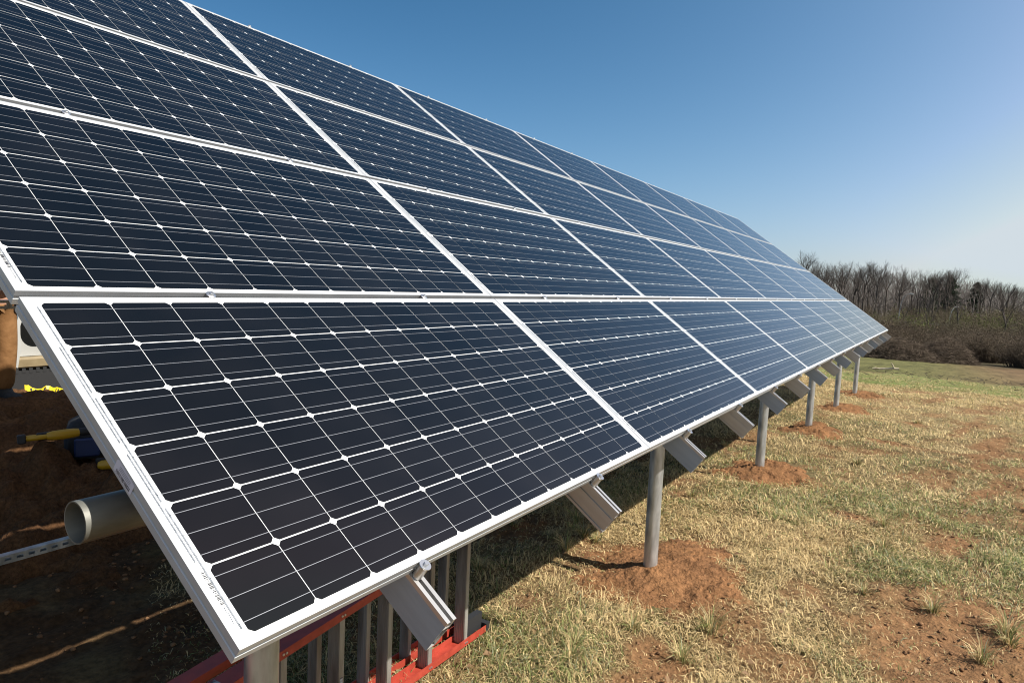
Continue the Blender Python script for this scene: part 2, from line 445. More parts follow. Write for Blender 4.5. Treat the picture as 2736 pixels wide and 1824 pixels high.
# ------------------------------------------------------------------ solar panels
PU, PV, PL, PW, FH = 1.964, 1.0126, 1.9605, 0.990, 0.040
def make_frame():
    prof = [(0, 0), (0, -.0150), (.0022, -.0162), (.0022, -.0226), (0, -.0238), (0, -.040), (.028, -.040), (.028, -.0375), (.0024, -.0375),
            (.0024, -.0065), (.0115, -.0065), (.0115, -.0004), (.0108, 0)]
    m = MB(); vs = []; fs = []; n = len(prof)
    for o, z in prof:
        vs += [(o, o, z), (PL - o, o, z), (PL - o, PW - o, z), (o, PW - o, z)]
    for k in range(n):
        k2 = (k + 1) % n
        for j in range(4):
            fs.append((k * 4 + j, k2 * 4 + j, k2 * 4 + (j + 1) % 4, k * 4 + (j + 1) % 4))
    m.add(vs, fs)
    return m.mesh("frame", M_frame)
def make_laminate():
    m = MB()
    zt = -.0022
    m.box((.0026, .0026, -.0058), (PL - .0026, PW - .0026, zt), 0)
    m.box((.0030, .0030, -.0064), (PL - .0030, PW - .0030, -.0059), 5)
    z1 = zt + .0006; z2 = zt + .0010
    pu_, pv_ = .1578, .1588
    u0 = .0345; v0 = (PW - 6 * pv_) / 2
    gu, gv, ch = .0010, .0017, .0092
    for i in range(12):
        for j in range(6):
            a0 = u0 + i * pu_ + gu; a1 = u0 + (i + 1) * pu_ - gu
            b0 = v0 + j * pv_ + gv; b1 = v0 + (j + 1) * pv_ - gv
            m.add([(a0 + ch, b0, z1), (a1 - ch, b0, z1), (a1, b0 + ch, z1), (a1, b1 - ch, z1), (a1 - ch, b1, z1), (a0 + ch, b1, z1), (a0, b1 - ch, z1), (a0, b0 + ch, z1)],
                  [tuple(range(8))], 1)
    for j in range(6):
        for fr in (1 / 6, .5, 5 / 6):
            b = v0 + (j + fr) * pv_
            m.add([(u0 - .009, b - .00058, z2), (u0 + 12 * pu_ + .009, b - .00058, z2), (u0 + 12 * pu_ + .009, b + .00058, z2), (u0 - .009, b + .00058, z2)], [(0, 1, 2, 3)], 2)
    def strip(ua, ub, va, vb, mi): m.add([(ua, va, z2), (ub, va, z2), (ub, vb, z2), (ua, vb, z2)], [(0, 1, 2, 3)], mi)
    for base in (u0 - .0105, PL - .0275):
        strip(base, base + .0032, v0 + .10 * pv_, v0 + 1.95 * pv_, 3)
        strip(base, base + .0032, v0 + 2.05 * pv_, v0 + 3.95 * pv_, 3)
        strip(base, base + .0032, v0 + 4.05 * pv_, v0 + 5.9 * pv_, 3)
    strip(u0 - .0175, u0 - .0145, v0 + 1.1 * pv_, v0 + 2.9 * pv_, 3)
    strip(u0 - .0175, u0 - .0145, v0 + 3.1 * pv_, v0 + 5.0 * pv_, 3)
    r = random.Random(3); v = v0 + .45 * pv_
    while v < v0 + .95 * pv_:
        wd = r.choice((.0007, .0012, .0020)); strip(u0 - .0185, u0 - .0115, v, v + wd, 4); v += wd + r.choice((.0010, .0016, .0024))
    for k in range(9):
        strip(u0 - .0165, u0 - .0140, v0 + .20 * pv_ + k * .0042, v0 + .20 * pv_ + k * .0042 + .0024, 3)
    return m.mesh("laminate", [M_back, M_cell, M_bus, M_rib, M_ink, mat("darkened_rear_sheet", (0.22, 0.22, 0.23), 0.5)])  # white rear side greyed to cut bounce and deepen shade below
me_frame, me_lam = make_frame(), make_laminate()
bx = MB(); bx.bbox((PL / 2 - .06, PW - .16, -.030), (PL / 2 + .06, PW - .05, -.0066), .004)
me_box = bx.mesh("junction_box", M_black)
def array_point(u, v, wn=0.0):
    return Vector((u, v * math.cos(TILT) - wn * math.sin(TILT), v * math.sin(TILT) + wn * math.cos(TILT) + Z0))
ordn = ["first", "second", "third", "fourth", "fifth", "sixth", "seventh", "eighth"]
rows = ["bottom row", "second row up", "third row up", "top row"]
for i in range(8):
    for j in range(4):
        p = empty("solar_panel", array_point(i * PU, j * PV), (TILT, 0, 0))
        if i == 0: where = "at the near end of the %s" % rows[j]
        elif i == 7: where = "at the far end of the %s" % rows[j]
        else: where = "in the %s, %s from the near end" % (rows[j], ordn[i])
        tag(p, "dark solar panel " + where, "solar panel", "solar panels of the array")
        link_mesh("frame", me_frame, p); link_mesh("laminate", me_lam, p)
        if i == 0 and j == 0:
            m = MB()
            m.add([(-.0008, .40, -.034), (-.0008, .40, -.006), (-.0008, .47, -.003), (-.0008, .475, -.008), (-.0008, .475, -.034)], [(0, 1, 2, 3, 4)])
            v = .408; r = random.Random(5)
            while v < .465:
                wd = r.choice((.0009, .0015, .0022)); m.add([(-.0012, v, -.032), (-.0012, v, -.023), (-.0012, v + wd, -.023), (-.0012, v + wd, -.032)], [(0, 1, 2, 3)], 1); v += wd + r.choice((.0010, .0018))
            for k in range(3):
                m.add([(-.0012, .412, -.019 + k * .004), (-.0012, .412, -.0182 + k * .004), (-.0012, .458, -.0182 + k * .004), (-.0012, .458, -.019 + k * .004)], [(0, 1, 2, 3)], 1)
            m.build("barcode_label", [M_label, M_ink], p)

# ------------------------------------------------------------------ mounting rails with clamps
RW, R0, R1 = .034, -.0415, -.145            # width, top and bottom below the panel face
VEND, VTOP = -.146, 4 * PV + .09
def rail_mesh(grooved):
    m = MB(); h = RW / 2
    # top: two flanges with a slot between them, then the box below
    m.box((-h, VEND, R0 - .012), (-.0055, VTOP, R0)); m.box((.0055, VEND, R0 - .012), (h, VTOP, R0))
    if grooved:
        segs = [(R0 - .0122, -.070, 0), (-.0702, -.078, .004), (-.0782, -.128, 0), (-.1282, -.136, .004), (-.1362, R1, 0)]
    else:
        segs = [(R0 - .0122, R1, 0)]
    t = .0028
    for za, zb, ins in segs:
        m.box((-h + ins, VEND, zb), (-h + ins + t, VTOP, za), 0 if grooved else 1); m.box((h - ins - t, VEND, zb), (h - ins, VTOP, za))
    m.box((-h + t + .0002, VEND, R1), (h - t - .0002, VTOP, R1 + t))
    m.box((-h + t + .0002, VEND, R0 - .030), (h - t - .0002, VTOP, R0 - .027))
    return m.mesh("beam", [M_rail, M_railp])
me_plain, me_groove = rail_mesh(False), rail_mesh(True)
def cyl(prof, n=20): return MB().lathe(prof, n)
me_endclamp = cyl([(.0, -.0405), (.0125, -.0405), (.0125, -.0015), (.0, -.0015)]).mesh("end_clamp", M_rail, 40)
me_washer = cyl([(.0, -.0012), (.0152, -.0012), (.0158, 0), (.0152, .0012), (.0, .0012)]).mesh("washer", M_bolt, 40)
def hexb(r, z0, z1, hole=False):
    m = MB(); vs = []
    pr = [(0, z0), (r, z0), (r, z1 - .001), (r * .86, z1), (r * .5, z1), (r * .45, z1 - .003), (0, z1 - .003)] if hole else [(0, z0), (r, z0), (r, z1 - .001), (r * .86, z1), (0, z1)]
    m.lathe(pr, 6 if not hole else 12)
    return m
me_bolt = hexb(.0065, .0014, .0075).mesh("bolt", M_bolt)
mc = MB(); mc.lathe([(0, .0004), (.0138, .0004), (.0142, .0020), (.0115, .0038), (.0075, .0048), (.0060, .0046), (.0050, .0020), (0, .0018)], 24)
mc.lathe([(.0001, -.0400), (.0045, -.0400), (.0045, .0004)], 8)
me_mid = mc.mesh("clamp", M_bolt, 30)
me_sock = hexb(.0070, .0050, .0092, True).mesh("bolt", M_bolt)
k = 0
for i in range(8):
    for du in (.493, 1.455):
        r = empty("mounting_rail", array_point(i * PU + du, 0), (TILT, 0, 0))
        plain = (k % 2 == 0)
        st = "plain flat sided" if plain else "grooved"
        side = "nearer" if du < 1 else "farther"
        tag(r, "%s aluminium rail, %s one under the %s panel column from the near end" % (st, side, ordn[i]), "mounting rail", "aluminium rails under the panels")
        link_mesh("beam", me_plain if plain else me_groove, r)
        e = link_mesh("end_clamp", me_endclamp, r, (0, -.0135, 0))
        link_mesh("washer", me_washer, e); link_mesh("bolt", me_bolt, e)
        for j in (1, 2, 3, 4):
            c = link_mesh("clamp", me_mid, r, (0, j * PV - .011, 0))
            if j < 4 or i < 4: link_mesh("bolt", me_sock, c)
        k += 1

# ------------------------------------------------------------------ posts, pipes, struts
PR = .0455
pipe_z = 1.2 + .5 * math.tan(TILT) + R1 / math.cos(TILT) - PR / math.cos(TILT) - .001
m = MB()
m.lathe([(PR, -.03), (PR, 15.85), (PR - .0032, 15.85), (PR - .0032, -.03)], 40, 0, Matrix.Translation((0, .5, pipe_z)) @ Matrix.Rotation(math.radians(90), 4, 'Y'), True)
tag(m.build("torque_pipe", M_pipe, smooth=40), "galvanised horizontal pipe under the rails with its open end showing", "pipe")
post_x = [.44, 3.47, 6.57, 9.57, 12.45, 15.42]
mound_top = [.06, .09, .115, .07, -.03, -.11]
plabel = ["galvanised steel post below the near corner of the array, behind the ladder's bottom rail" if False else "galvanised steel post under the near corner of the array, in front of the ladder",
          "galvanised steel post at the first panel seam, nearest red soil mound around its foot",
          "galvanised steel post, second of those standing in red soil mounds, counted from the camera",
          "galvanised steel post, third of those standing in red soil mounds, counted from the camera",
          "galvanised steel post, fourth of those standing in red soil mounds, counted from the camera",
          "galvanised steel post farthest along the array, last before the field"]
for x, zt, lb in zip(post_x, mound_top, plabel):
    b = empty("steel_post", (x, .5, zt - .3))
    tag(b, lb, "post", "front posts of the array")
    ln = pipe_z - PR - (zt - .3)
    mm = MB(); mm.lathe([(0, 0), (PR, 0), (PR, ln - .02), (PR - .006, ln - .02), (0, ln - .02)], 32)
    mm.build("pole", M_galv, b, 40)
    mm = MB()
    mm.lathe([(PR + .008, ln - .12), (PR + .009, ln - .117), (PR + .009, ln - .012), (PR + .006, ln - .010), (PR + .0006, ln - .010), (PR + .0006, ln - .12)], 32, 0, None, True)
    mm.tube([(PR + .009, 0, ln - .06), (PR + .022, 0, ln - .06)], .008, 6)
    mm.build("collar", M_galv, b, 40)
# rear support seen past the near end of the array
for x in (.44, 3.47):
    zt = 1.2 + 2.8 * math.tan(TILT) + (R1 - PR) / math.cos(TILT)
    mm = MB(); mm.lathe([(0, -.3), (PR, -.3), (PR, zt - .02), (0, zt - .02)], 32, 0, Matrix.Translation((x, 2.8, 0)))
    tag(mm.build("steel_post", M_galv, smooth=40), "tall galvanised rear post " + ("near the open pipe end" if x < 1 else "behind the second panel column"), "post")
def strut(name, x0, x1, y, z, label):
    """slotted strut channel: open side away from the camera, slots in the face"""
    m = MB(); h = .0205; t = .0025; sl, pitch = .028, .051
    m.box((x0, y, z + h - t), (x1, y + .041, z + h)); m.box((x0, y, z - h), (x1, y + .041, z - h + t))
    m.box((x0, y, z + .0072), (x1, y + t, z + h - t)); m.box((x0, y, z - h + t), (x1, y + t, z - .0072))
    x = x0
    while x < x1 - .03:
        m.box((x, y, z - .007), (x + pitch - sl, y + t, z + .007)); x += pitch
    m.box((x0, y + .0385, z + .009), (x1, y + .041, z + h - t)); m.box((x0, y + .0385, z - h + t), (x1, y + .041, z - .009))
    return tag(m.build(name, M_galv), label, "strut channel", "slotted struts behind the array")
strut("strut_channel", -.6, 4.6, 2.755 - .041 - PR + .04, 1.2 - .775, "slotted steel strut running low behind the open pipe end")
strut("strut_channel", -.6, 4.6, 2.71, 1.2 + .445, "slotted steel strut high behind the second row's near corner")

# ------------------------------------------------------------------ red soil mounds round the posts
def soil_patch(name, cx, cy, rx, ry, h, seed, res, label, zb=None, skew=(0, 0), cat="soil mound", group=None, exp=2.0, tone=1.0):
    n = int(2.6 * max(rx, ry) / res)
    u = np.linspace(-1.3, 1.3, n); U, V = np.meshgrid(u, u, indexing='ij')
    x = cx + U * rx; y = cy + V * ry
    r = np.sqrt(U * U + V * V)
    edge = fbm(x * 3.6 + seed, y * 3.6, 5, seed, .6) - .5
    rr = np.clip(r + edge * (.55 if exp < 2 else 1.0), 0, None)
    prof = np.clip(1 - rr ** exp, 0, 1) ** 1.2 if exp < 2 else np.clip(1 - rr, 0, 1) ** 1.15
    sk = 1 + skew[0] * U + skew[1] * V
    lump = (fbm(x * 7 + seed, y * 7, 6, seed + 3, .62) - .5) * .34 + np.maximum(fbm(x * 30, y * 30, 3, seed + 5) - .58, 0) * .7
    g0, _ = ground_h(x, y)
    z = g0 + h * prof * sk + np.minimum(prof * 3, 1) * lump * (min(h, .22) if exp >= 2 else .07) - np.where(prof <= 0, .05, .006)
    n3 = fbm(x * 6, y * 6, 4, seed + 7)[..., None]
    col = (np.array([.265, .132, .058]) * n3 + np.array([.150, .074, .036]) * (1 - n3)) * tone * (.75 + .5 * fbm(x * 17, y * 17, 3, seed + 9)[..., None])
    idx = np.arange(n * n).reshape(n, n)
    keep = (r[:-1, :-1] < 1.26)
    q = np.stack([idx[:-1, :-1], idx[1:, :-1], idx[1:, 1:], idx[:-1, 1:]], -1)[keep].reshape(-1, 4)
    me = np_mesh(name, np.stack([x, y, z], -1).reshape(-1, 3), q.ravel(), np.full(len(q), 4), M_soil, {"Col": col.reshape(-1, 3)}, True)
    me2 = link_mesh(name, me)
    return tag(me2, label, cat, group)
mlab = [None, "red soil mound round the foot of the nearest post standing in sunlit grass", "red soil mound at the second sunlit post, behind the nearest mound",
        "red soil mound at the third sunlit post along the grass", "red soil mound at the fourth sunlit post along the grass", "small red soil mound at the farthest post, next to the field"]
mdim = [(.5, .45, .06), (.80, .50, .10), (.74, .50, .10), (.70, .45, .09), (.70, .46, .08), (.70, .46, .08)]
for k in range(1, 6):
    gh = float(ground_h(np.array([post_x[k]]), np.array([.45]))[0][0])
    soil_patch("soil_mound", post_x[k] + (.10, .10, .08, .12, .16, .20)[k], (.5, .45, .44, .45, .44, .42)[k], mdim[k][0], mdim[k][1], max(.05, mound_top[k] - gh - .005), 60 + 9 * k,
               .012 if k < 3 else .02, mlab[k], group="soil mounds at the posts")
soil_patch("soil_pile", 1.7, 5.75, 3.6, 2.5, .70, 140, .035, "long pile of dug red soil behind the array, sunlit along its crest", skew=(0, .05), cat="soil pile", exp=1.6, tone=.5)  # low tone puts the array's shade into the pile's soil colour

# ------------------------------------------------------------------ grass
def blades(n, r0, r1, a0, a1, seed, power=1.0):
    g = np.random.default_rng(seed)
    # area density falling off with distance from the camera
    r = (r0 ** (1 - power) + g.random(n) * (r1 ** (1 - power) - r0 ** (1 - power))) ** (1 / (1 - power)) if power != 1 else r0 * (r1 / r0) ** g.random(n)
    a = np.radians(a0 + g.random(n) * (a1 - a0))
    x = CAM.x + r * np.cos(a); y = CAM.y + r * np.sin(a)
    return x, y, r, g
def grass(name, sets, label):
    xs, ys, rs = [], [], []
    for s in sets:
        x, y, r, g = blades(*s); xs.append(x); ys.append(y); rs.append(r)
    x = np.concatenate(xs); y = np.concatenate(ys); r = np.concatenate(rs)
    g = np.random.default_rng(99)
    h, Dm = ground_h(x, y)
    keep = (g.random(len(x)) > Dm * .97 - .02) & (g.random(len(x)) < .25 + 1.5 * fbm(x * 3.2, y * 3.2, 3, 77) ** 1.2)
    for k in range(1, 6):
        e = ((x - post_x[k] - .12) / mdim[k][0]) ** 2 + ((y - .40) / mdim[k][1]) ** 2
        keep &= (e > .55 + 1.0 * (fbm(x * 5, y * 5, 4, 88) - .5)) | (g.random(len(x)) < .03)
    keep &= ~((y > 3.0) & (x < 6))
    x, y, r, h = x[keep], y[keep], r[keep], h[keep]
    n = len(x)
    tuft = fbm(x * 2.1, y * 2.1, 3, 71)
    L = (.028 + .070 * g.random(n) ** 2.2) * (.65 + .75 * tuft) * (1 - .45 * Dm[keep]) * (1 + .02 * r) * (1 - .55 * sstep(17, 24, x))
    wd = (.0006 + .0010 * g.random(n)) * (1 + r / 5.0)
    swirl = fbm(x * 1.4, y * 1.4, 3, 73) * 14
    az = swirl + g.normal(0, 1.5, n)
    lean = np.radians(np.clip(g.normal(72, 18, n), 5, 92))
    greenp = np.clip(.16 + 1.9 * (fbm(x * 1.1, y * 1.1, 4, 79) - .46), .03, .6) * (1 - .75 * sstep(6, 13, x)) + .22 * sstep(18.6, 19.6, x) * sstep(25.2, 24., x) * sstep(-5.5, -2.5, y)
    isg = g.random(n) < greenp
    lean = np.where(isg, lean * .85, lean)
    dx, dy = np.cos(az), np.sin(az)
    l1 = lean * .55
    # separate bunches of longer grass
    nt_ = 55; per = 90
    rr_ = 2.4 * (13 / 2.4) ** g.random(nt_); ta = np.radians(g.uniform(-8, 40, nt_))
    okt = np.ones(nt_, bool)
    for k in range(1, 6):
        okt &= ((CAM.x + rr_ * np.cos(ta) - post_x[k] - .1) / mdim[k][0]) ** 2 + ((CAM.y + rr_ * np.sin(ta) - .44) / mdim[k][1]) ** 2 > 1.1
    rr_, ta = rr_[okt], ta[okt]; nt_ = len(rr_)
    bx = np.repeat(CAM.x + rr_ * np.cos(ta), per); by = np.repeat(CAM.y + rr_ * np.sin(ta), per)
    ba = g.random(nt_ * per) * 6.2832; bo = np.abs(g.normal(0, .022, nt_ * per))
    bx = bx + bo * np.cos(ba); by = by + bo * np.sin(ba); bh, bD = ground_h(bx, by)
    big = np.repeat(.7 + .7 * g.random(nt_), per)
    x = np.concatenate([x, bx]); y = np.concatenate([y, by]); h = np.concatenate([h, bh]); r = np.concatenate([r, np.repeat(rr_, per)])
    L = np.concatenate([L, (.05 + .09 * g.random(nt_ * per)) * big]); wd = np.concatenate([wd, (.0008 + .0009 * g.random(nt_ * per)) * (1 + np.repeat(rr_, per) / 6)])
    lean = np.concatenate([lean, np.radians(np.clip(g.normal(48, 16, nt_ * per), 8, 85))])
    isg = np.concatenate([isg, g.random(nt_ * per) < .5])
    az = np.concatenate([az, ba]); dx, dy = np.cos(az), np.sin(az); n = len(x); l1 = lean * .55
    m1 = np.stack([dx * np.sin(l1), dy * np.sin(l1), np.cos(l1)], -1) * (L * .5)[:, None]
    l2 = np.minimum(lean * 1.3 + .15, 1.75)
    m2 = m1 + np.stack([dx * np.sin(l2), dy * np.sin(l2), np.cos(l2)], -1) * (L * .55)[:, None]
    base = np.stack([x, y, h - .004], -1)
    side = np.stack([-dy, dx, g.normal(0, .35, n)], -1) * wd[:, None]
    V = np.empty((n, 5, 3)); V[:, 0] = base - side; V[:, 1] = base + side
    V[:, 2] = base + m1 + side * .85; V[:, 3] = base + m1 - side * .85; V[:, 4] = base + m2
    V[:, 2:, 2] = np.maximum(V[:, 2:, 2], (h + .003)[:, None])
    b = np.arange(n)[:, None] * 5
    loops = np.concatenate([b + np.array([[0, 1, 2, 3]]), b + np.array([[3, 2, 4]])], 1).ravel()
    sizes = np.tile([4, 3], n)
    t = g.random((n, 1))
    st = np.array([.70, .54, .285]) * (1 - t) + np.array([.45, .325, .155]) * t
    gr = np.array([.19, .22, .065]) * (1 - t) + np.array([.27, .28, .11]) * t
    gg = np.array([.30, .31, .19])
    pale = (g.random(n) < .16)[:, None]
    c = np.where(isg[:, None], gr, st); c = np.where(pale & isg[:, None], gg, c)
    c = c * (.6 + .7 * g.random((n, 1)))
    C = np.repeat(c[:, None, :], 5, 1)
    me = np_mesh(name, V.reshape(-1, 3), loops, sizes, M_grass, {"Col": C.reshape(-1, 3)})
    return tag(link_mesh(name, me), label, "grass", kind="stuff")
grass("grass", [(260000, 2.0, 7.0, -22, 60, 1, 1.0), (230000, 5.0, 20.0, -12, 36, 2, 1.0), (70000, 16., 25., -12, 22, 3, 1.0)], "trampled straw coloured and green grass round the array")

# loose clods of soil
def clods(name, spots, label):
    g = np.random.default_rng(5)
    ico = [(0, 0, 1), (.894, 0, .447), (.276, .851, .447), (-.724, .526, .447), (-.724, -.526, .447), (.276, -.851, .447),
           (.724, .526, -.447), (-.276, .851, -.447), (-.894, 0, -.447), (-.276, -.851, -.447), (.724, -.526, -.447), (0, 0, -1)]
    fc = [(0, 1, 2), (0, 2, 3), (0, 3, 4), (0, 4, 5), (0, 5, 1), (1, 6, 2), (2, 7, 3), (3, 8, 4), (4, 9, 5), (5, 10, 1), (2, 6, 7), (3, 7, 8), (4, 8, 9), (5, 9, 10), (1, 10, 6), (6, 11, 7), (7, 11, 8), (8, 11, 9), (9, 11, 10), (10, 11, 6)]
    ico = np.array(ico); fc = np.array(fc)
    x, y, s = spots
    h, _ = ground_h(x, y)
    n = len(x)
    sc = s[:, None] * np.stack([1 + .5 * g.random(n), 1 + .5 * g.random(n), .5 + .4 * g.random(n)], -1)
    V = ico[None] * sc[:, None, :] * (.75 + .5 * g.random((n, 12, 1)))
    a = g.random(n) * 6.28
    ca, sa = np.cos(a)[:, None], np.sin(a)[:, None]
    V = np.stack([V[..., 0] * ca - V[..., 1] * sa, V[..., 0] * sa + V[..., 1] * ca, V[..., 2]], -1)
    V = V + np.stack([x, y, h + s * .25], -1)[:, None, :]
    loops = (fc.ravel()[None] + np.arange(n)[:, None] * 12).ravel()
    t = g.random((n, 1)); c = np.array([.28, .155, .080]) * t + np.array([.17, .092, .048]) * (1 - t)
    C = np.repeat(c[:, None], 12, 1)
    me = np_mesh(name, V.reshape(-1, 3), loops, np.full(n * 20, 3), M_soil, {"Col": C.reshape(-1, 3)})
    return tag(link_mesh(name, me), label, "soil clods", kind="stuff")
g = np.random.default_rng(12)
cxs, cys = [], []
for k in range(60):
    x = g.uniform(1.2, 17, 4000) if k % 2 else CAM.x + np.exp(g.uniform(.8, 2.3, 4000)) * np.cos(np.radians(g.uniform(-8, 60, 4000)))
    y = g.uniform(-3.4, 3.4, 4000)
    d = dirt_mask(x, y); kp = g.random(4000) < (d - .55) * .35
    cxs.append(x[kp]); cys.append(y[kp])
for k in range(1, 6):
    aa = g.uniform(0, 6.28, 260); rr = g.normal(.95, .28, 260)
    cxs.append(post_x[k] + .1 + mdim[k][0] * rr * np.cos(aa)); cys.append(.41 + mdim[k][1] * rr * np.sin(aa))
cxs = np.concatenate(cxs[::-1])[:5500]; cys = np.concatenate(cys[::-1])[:5500]
clods("soil_clods", (cxs, cys, .002 + .012 * g.random(len(cxs)) ** 4), "crumbs and clods of red soil on the bare patches")

# a few dry leaves and weed tufts caught in the turf
g = np.random.default_rng(44); n = 420
r = 2.2 * (16 / 2.2) ** g.random(n); a = np.radians(g.uniform(-10, 45, n))
lx = CAM.x + r * np.cos(a); ly = CAM.y + r * np.sin(a); h, _ = ground_h(lx, ly)
Lf = .012 + .018 * g.random(n); aa = g.random(n) * 6.28
d1 = np.stack([np.cos(aa), np.sin(aa), g.normal(0, .25, n)], -1) * Lf[:, None]; d2 = np.stack([-np.sin(aa), np.cos(aa), g.normal(0, .35, n)], -1) * (Lf * .5)[:, None]
c0 = np.stack([lx, ly, h + .022], -1); upv = np.array([0, 0, .008])
V = np.stack([c0 - d1, c0 + d2 + upv, c0 + d1, c0 - d2 + upv], 1)
tcol = g.random((n, 1)); cc = np.array([.30, .19, .10]) * tcol + np.array([.17, .10, .055]) * (1 - tcol)
lo = (np.arange(n)[:, None] * 4 + np.array([[0, 1, 2, 0, 2, 3]])).ravel()
tag(link_mesh("dry_leaves", np_mesh("dry_leaves", V.reshape(-1, 3), lo, np.full(n * 2, 3), M_grass, {"Col": np.repeat(cc, 4, 0)})), "curled brown leaves lying in the grass", "leaves", kind="stuff")

# ------------------------------------------------------------------ stepladder lying on its side
LX, LY, LZ = 0.0, .90, float(ground_h(np.array([1.6]), np.array([.95]))[0][0]) + .035
lad = empty("stepladder", (LX, LY, LZ))
tag(lad, "orange fibreglass stepladder lying on its side in the shade under the array", "ladder")
def channel(x0, x1, y0, zb0, zb1, up, wide=.076, fl=.034, t=.0045):
    """C channel along x; web flat, flanges pointing up (1) or down (-1); z at both ends"""
    m = MB()
    def q(ya, yb, a, b):
        vs = []
        for x, z in ((x0, zb0), (x1, zb1)):
            lo, hi = (z + a, z + b) if up > 0 else (z - b, z - a)
            vs += [(x, ya, lo), (x, yb, lo), (x, yb, hi), (x, ya, hi)]
        m.add(vs, [(0, 1, 2, 3), (7, 6, 5, 4), (0, 4, 5, 1), (1, 5, 6, 2), (2, 6, 7, 3), (3, 7, 4, 0)])
    q(y0, y0 + wide, 0, t); q(y0, y0 + t, t + .0002, fl); q(y0 + wide - t, y0 + wide, t + .0002, fl)
    return m
XF, XT = 2.17, -.75
wf, wt = .62, .32
mid = wf / 2
def zlo(x): return (mid - (wf + (wt - wf) * (XF - x) / (XF - XT)) / 2)
def zhi(x): return (mid + (wf + (wt - wf) * (XF - x) / (XF - XT)) / 2)
def topz(x): return wt + (wf - wt) * (x - XT) / (XF - XT)
for nm, y0, xf in (("front_rail", 0.0, XF), ("rear_rail", .125, XF - .10)):
    channel(XT, xf, y0, 0.0, 0.0, 1, .076 if y0 == 0 else .064).build(nm, M_orange, lad)
    channel(XT, xf, y0, topz(XT), topz(xf), -1, .076 if y0 == 0 else .064).build(nm, M_orange, lad)
tx = XF - .20
while tx > XT + .15:
    for y0, wid, dep in ((.006, .064, .027), (.131, .052, .024)):
        m = MB(); z1 = topz(tx) - .006; z0 = .006
        m.box((tx, y0, z0), (tx + .0025, y0 + wid, z1))
        m.box((tx + .0027, y0, z0), (tx + dep, y0 + .0025, z1)); m.box((tx + .0027, y0 + wid - .0025, z0), (tx + dep, y0 + wid, z1))
        for kk in range(6 if wid > .06 else 5):
            yy = y0 + .004 + kk * .0105
            m.box((tx - .0018, yy, z0), (tx - .0002, yy + .004, z1))
        m.build("tread" if wid > .06 else "rear_brace", M_tread, lad)
    for zz in (.016, topz(tx) - .016):
        for dd in (.006, .020):
            mm = MB(); mm.lathe([(0, 0), (.0052, 0), (.0045, .0025), (.0, .0034)], 10, 0, Matrix.Translation((tx + dd, -.0002, zz)) @ Matrix.Rotation(math.radians(90), 4, 'X'))
            mm.build("rivet", M_bolt, lad)
    tx -= .282
for y0, xf, wd in ((-.002, XF, .080), (.123, XF - .10, .068)):
    for z0, z1 in ((-.004, .042), (wf - .042, wf + .004)):
        m = MB()
        m.box((xf - .012, y0, z0), (xf + .018, y0 + wd, z1))
        for kk in range(7):
            m.box((xf + .0182, y0 + .003 + kk * wd / 7.4, z0), (xf + .023, y0 + .003 + kk * wd / 7.4 + wd / 15, z1))
        m.build("foot", M_black, lad)
m = MB(); m.box((XF - .15, .030, .012), (XF - .01, .066, .10)); 
for kk in range(9): m.box((XF - .152, .032 + kk * .0038, .012), (XF - .1501, .034 + kk * .0038, .10))
m.build("foot_pad", M_black, lad)
# worn sticker on the upper rail's top face
m = MB(); m.add([(-.1, .010, topz(-.1) + .0012), (.62, .010, topz(.62) + .0012), (.62, .066, topz(.62) + .0012), (-.1, .066, topz(-.1) + .0012)], [(0, 1, 2, 3)])
m.build("warning_sticker", M_worn, lad)
m = MB(); zz = .0; xx = XF - .20 - .282 * 3
m.add([(xx + .006, .0054, .10), (xx + .021, .0054, .10), (xx + .021, .0054, .24), (xx + .006, .0054, .24)], [(0, 1, 2, 3)])
m.build("tread_sticker", M_worn, lad)

# ------------------------------------------------------------------ tools on the soil pile
def pile_h(x, y):
    dg = bpy.context.evaluated_depsgraph_get()
    hit, loc, *_ = S.ray_cast(dg, Vector((x, y, 3.0)), Vector((0, 0, -1)))
    return loc.z if hit else 0.0
bpy.context.view_layer.update()
def Mloc(p, rz=0, ry=0, rx=0, s=1):
    return Matrix.Translation(p) @ Matrix.Rotation(rz, 4, 'Z') @ Matrix.Rotation(ry, 4, 'Y') @ Matrix.Rotation(rx, 4, 'X') @ Matrix.Scale(s, 4)

# cordless reciprocating saw
sx, sy = 1.56, 4.50
sdx, sdy = math.cos(math.radians(-20)), math.sin(math.radians(-20))
sz0 = max(pile_h(sx + t_ * sdx + o_ * sdy, sy + t_ * sdy - o_ * sdx) for t_ in (0, .1, .2, .3, .4, .5) for o_ in (-.05, .0, .06))
saw = empty("reciprocating_saw", (sx, sy, sz0 + .035), (math.radians(82), math.radians(-3), math.radians(-20)))
saw.scale = (.86, .86, .86)
tag(saw, "yellow and black cordless saw lying on the dark soil pile", "power tool")
m = MB()
m.tube([(.12, 0, .03), (.16, 0, .035), (.24, 0, .03), (.31, 0, .022), (.36, 0, .016)], [.030, .040, .043, .040, .032], 14); m.build("body", M_yellow, saw, 40)
m = MB(); m.tube([(.15, 0, .03), (.10, 0, .045), (.04, 0, .05), (-.01, 0, .03), (-.03, 0, -.02), (-.01, 0, -.065), (.04, 0, -.075), (.055, 0, -.06)], [.02, .021, .022, .021, .022, .022, .021, .018], 10); m.build("handle", M_yellow, saw, 40)
m = MB(); m.bbox((.05, -.032, -.085), (.15, .032, -.012), .008); m.build("grip", M_black, saw)
m = MB(); m.bbox((-.085, -.038, -.06), (-.025, .038, .045), .008); m.build("battery", M_black, saw)
m = MB(); m.tube([(.35, 0, .016), (.40, 0, .014), (.46, 0, .010)], [.035, .036, .026], 12)
m.bbox((.455, -.02, -.02), (.475, .02, .03), .003); m.build("boot", M_black, saw, 40)
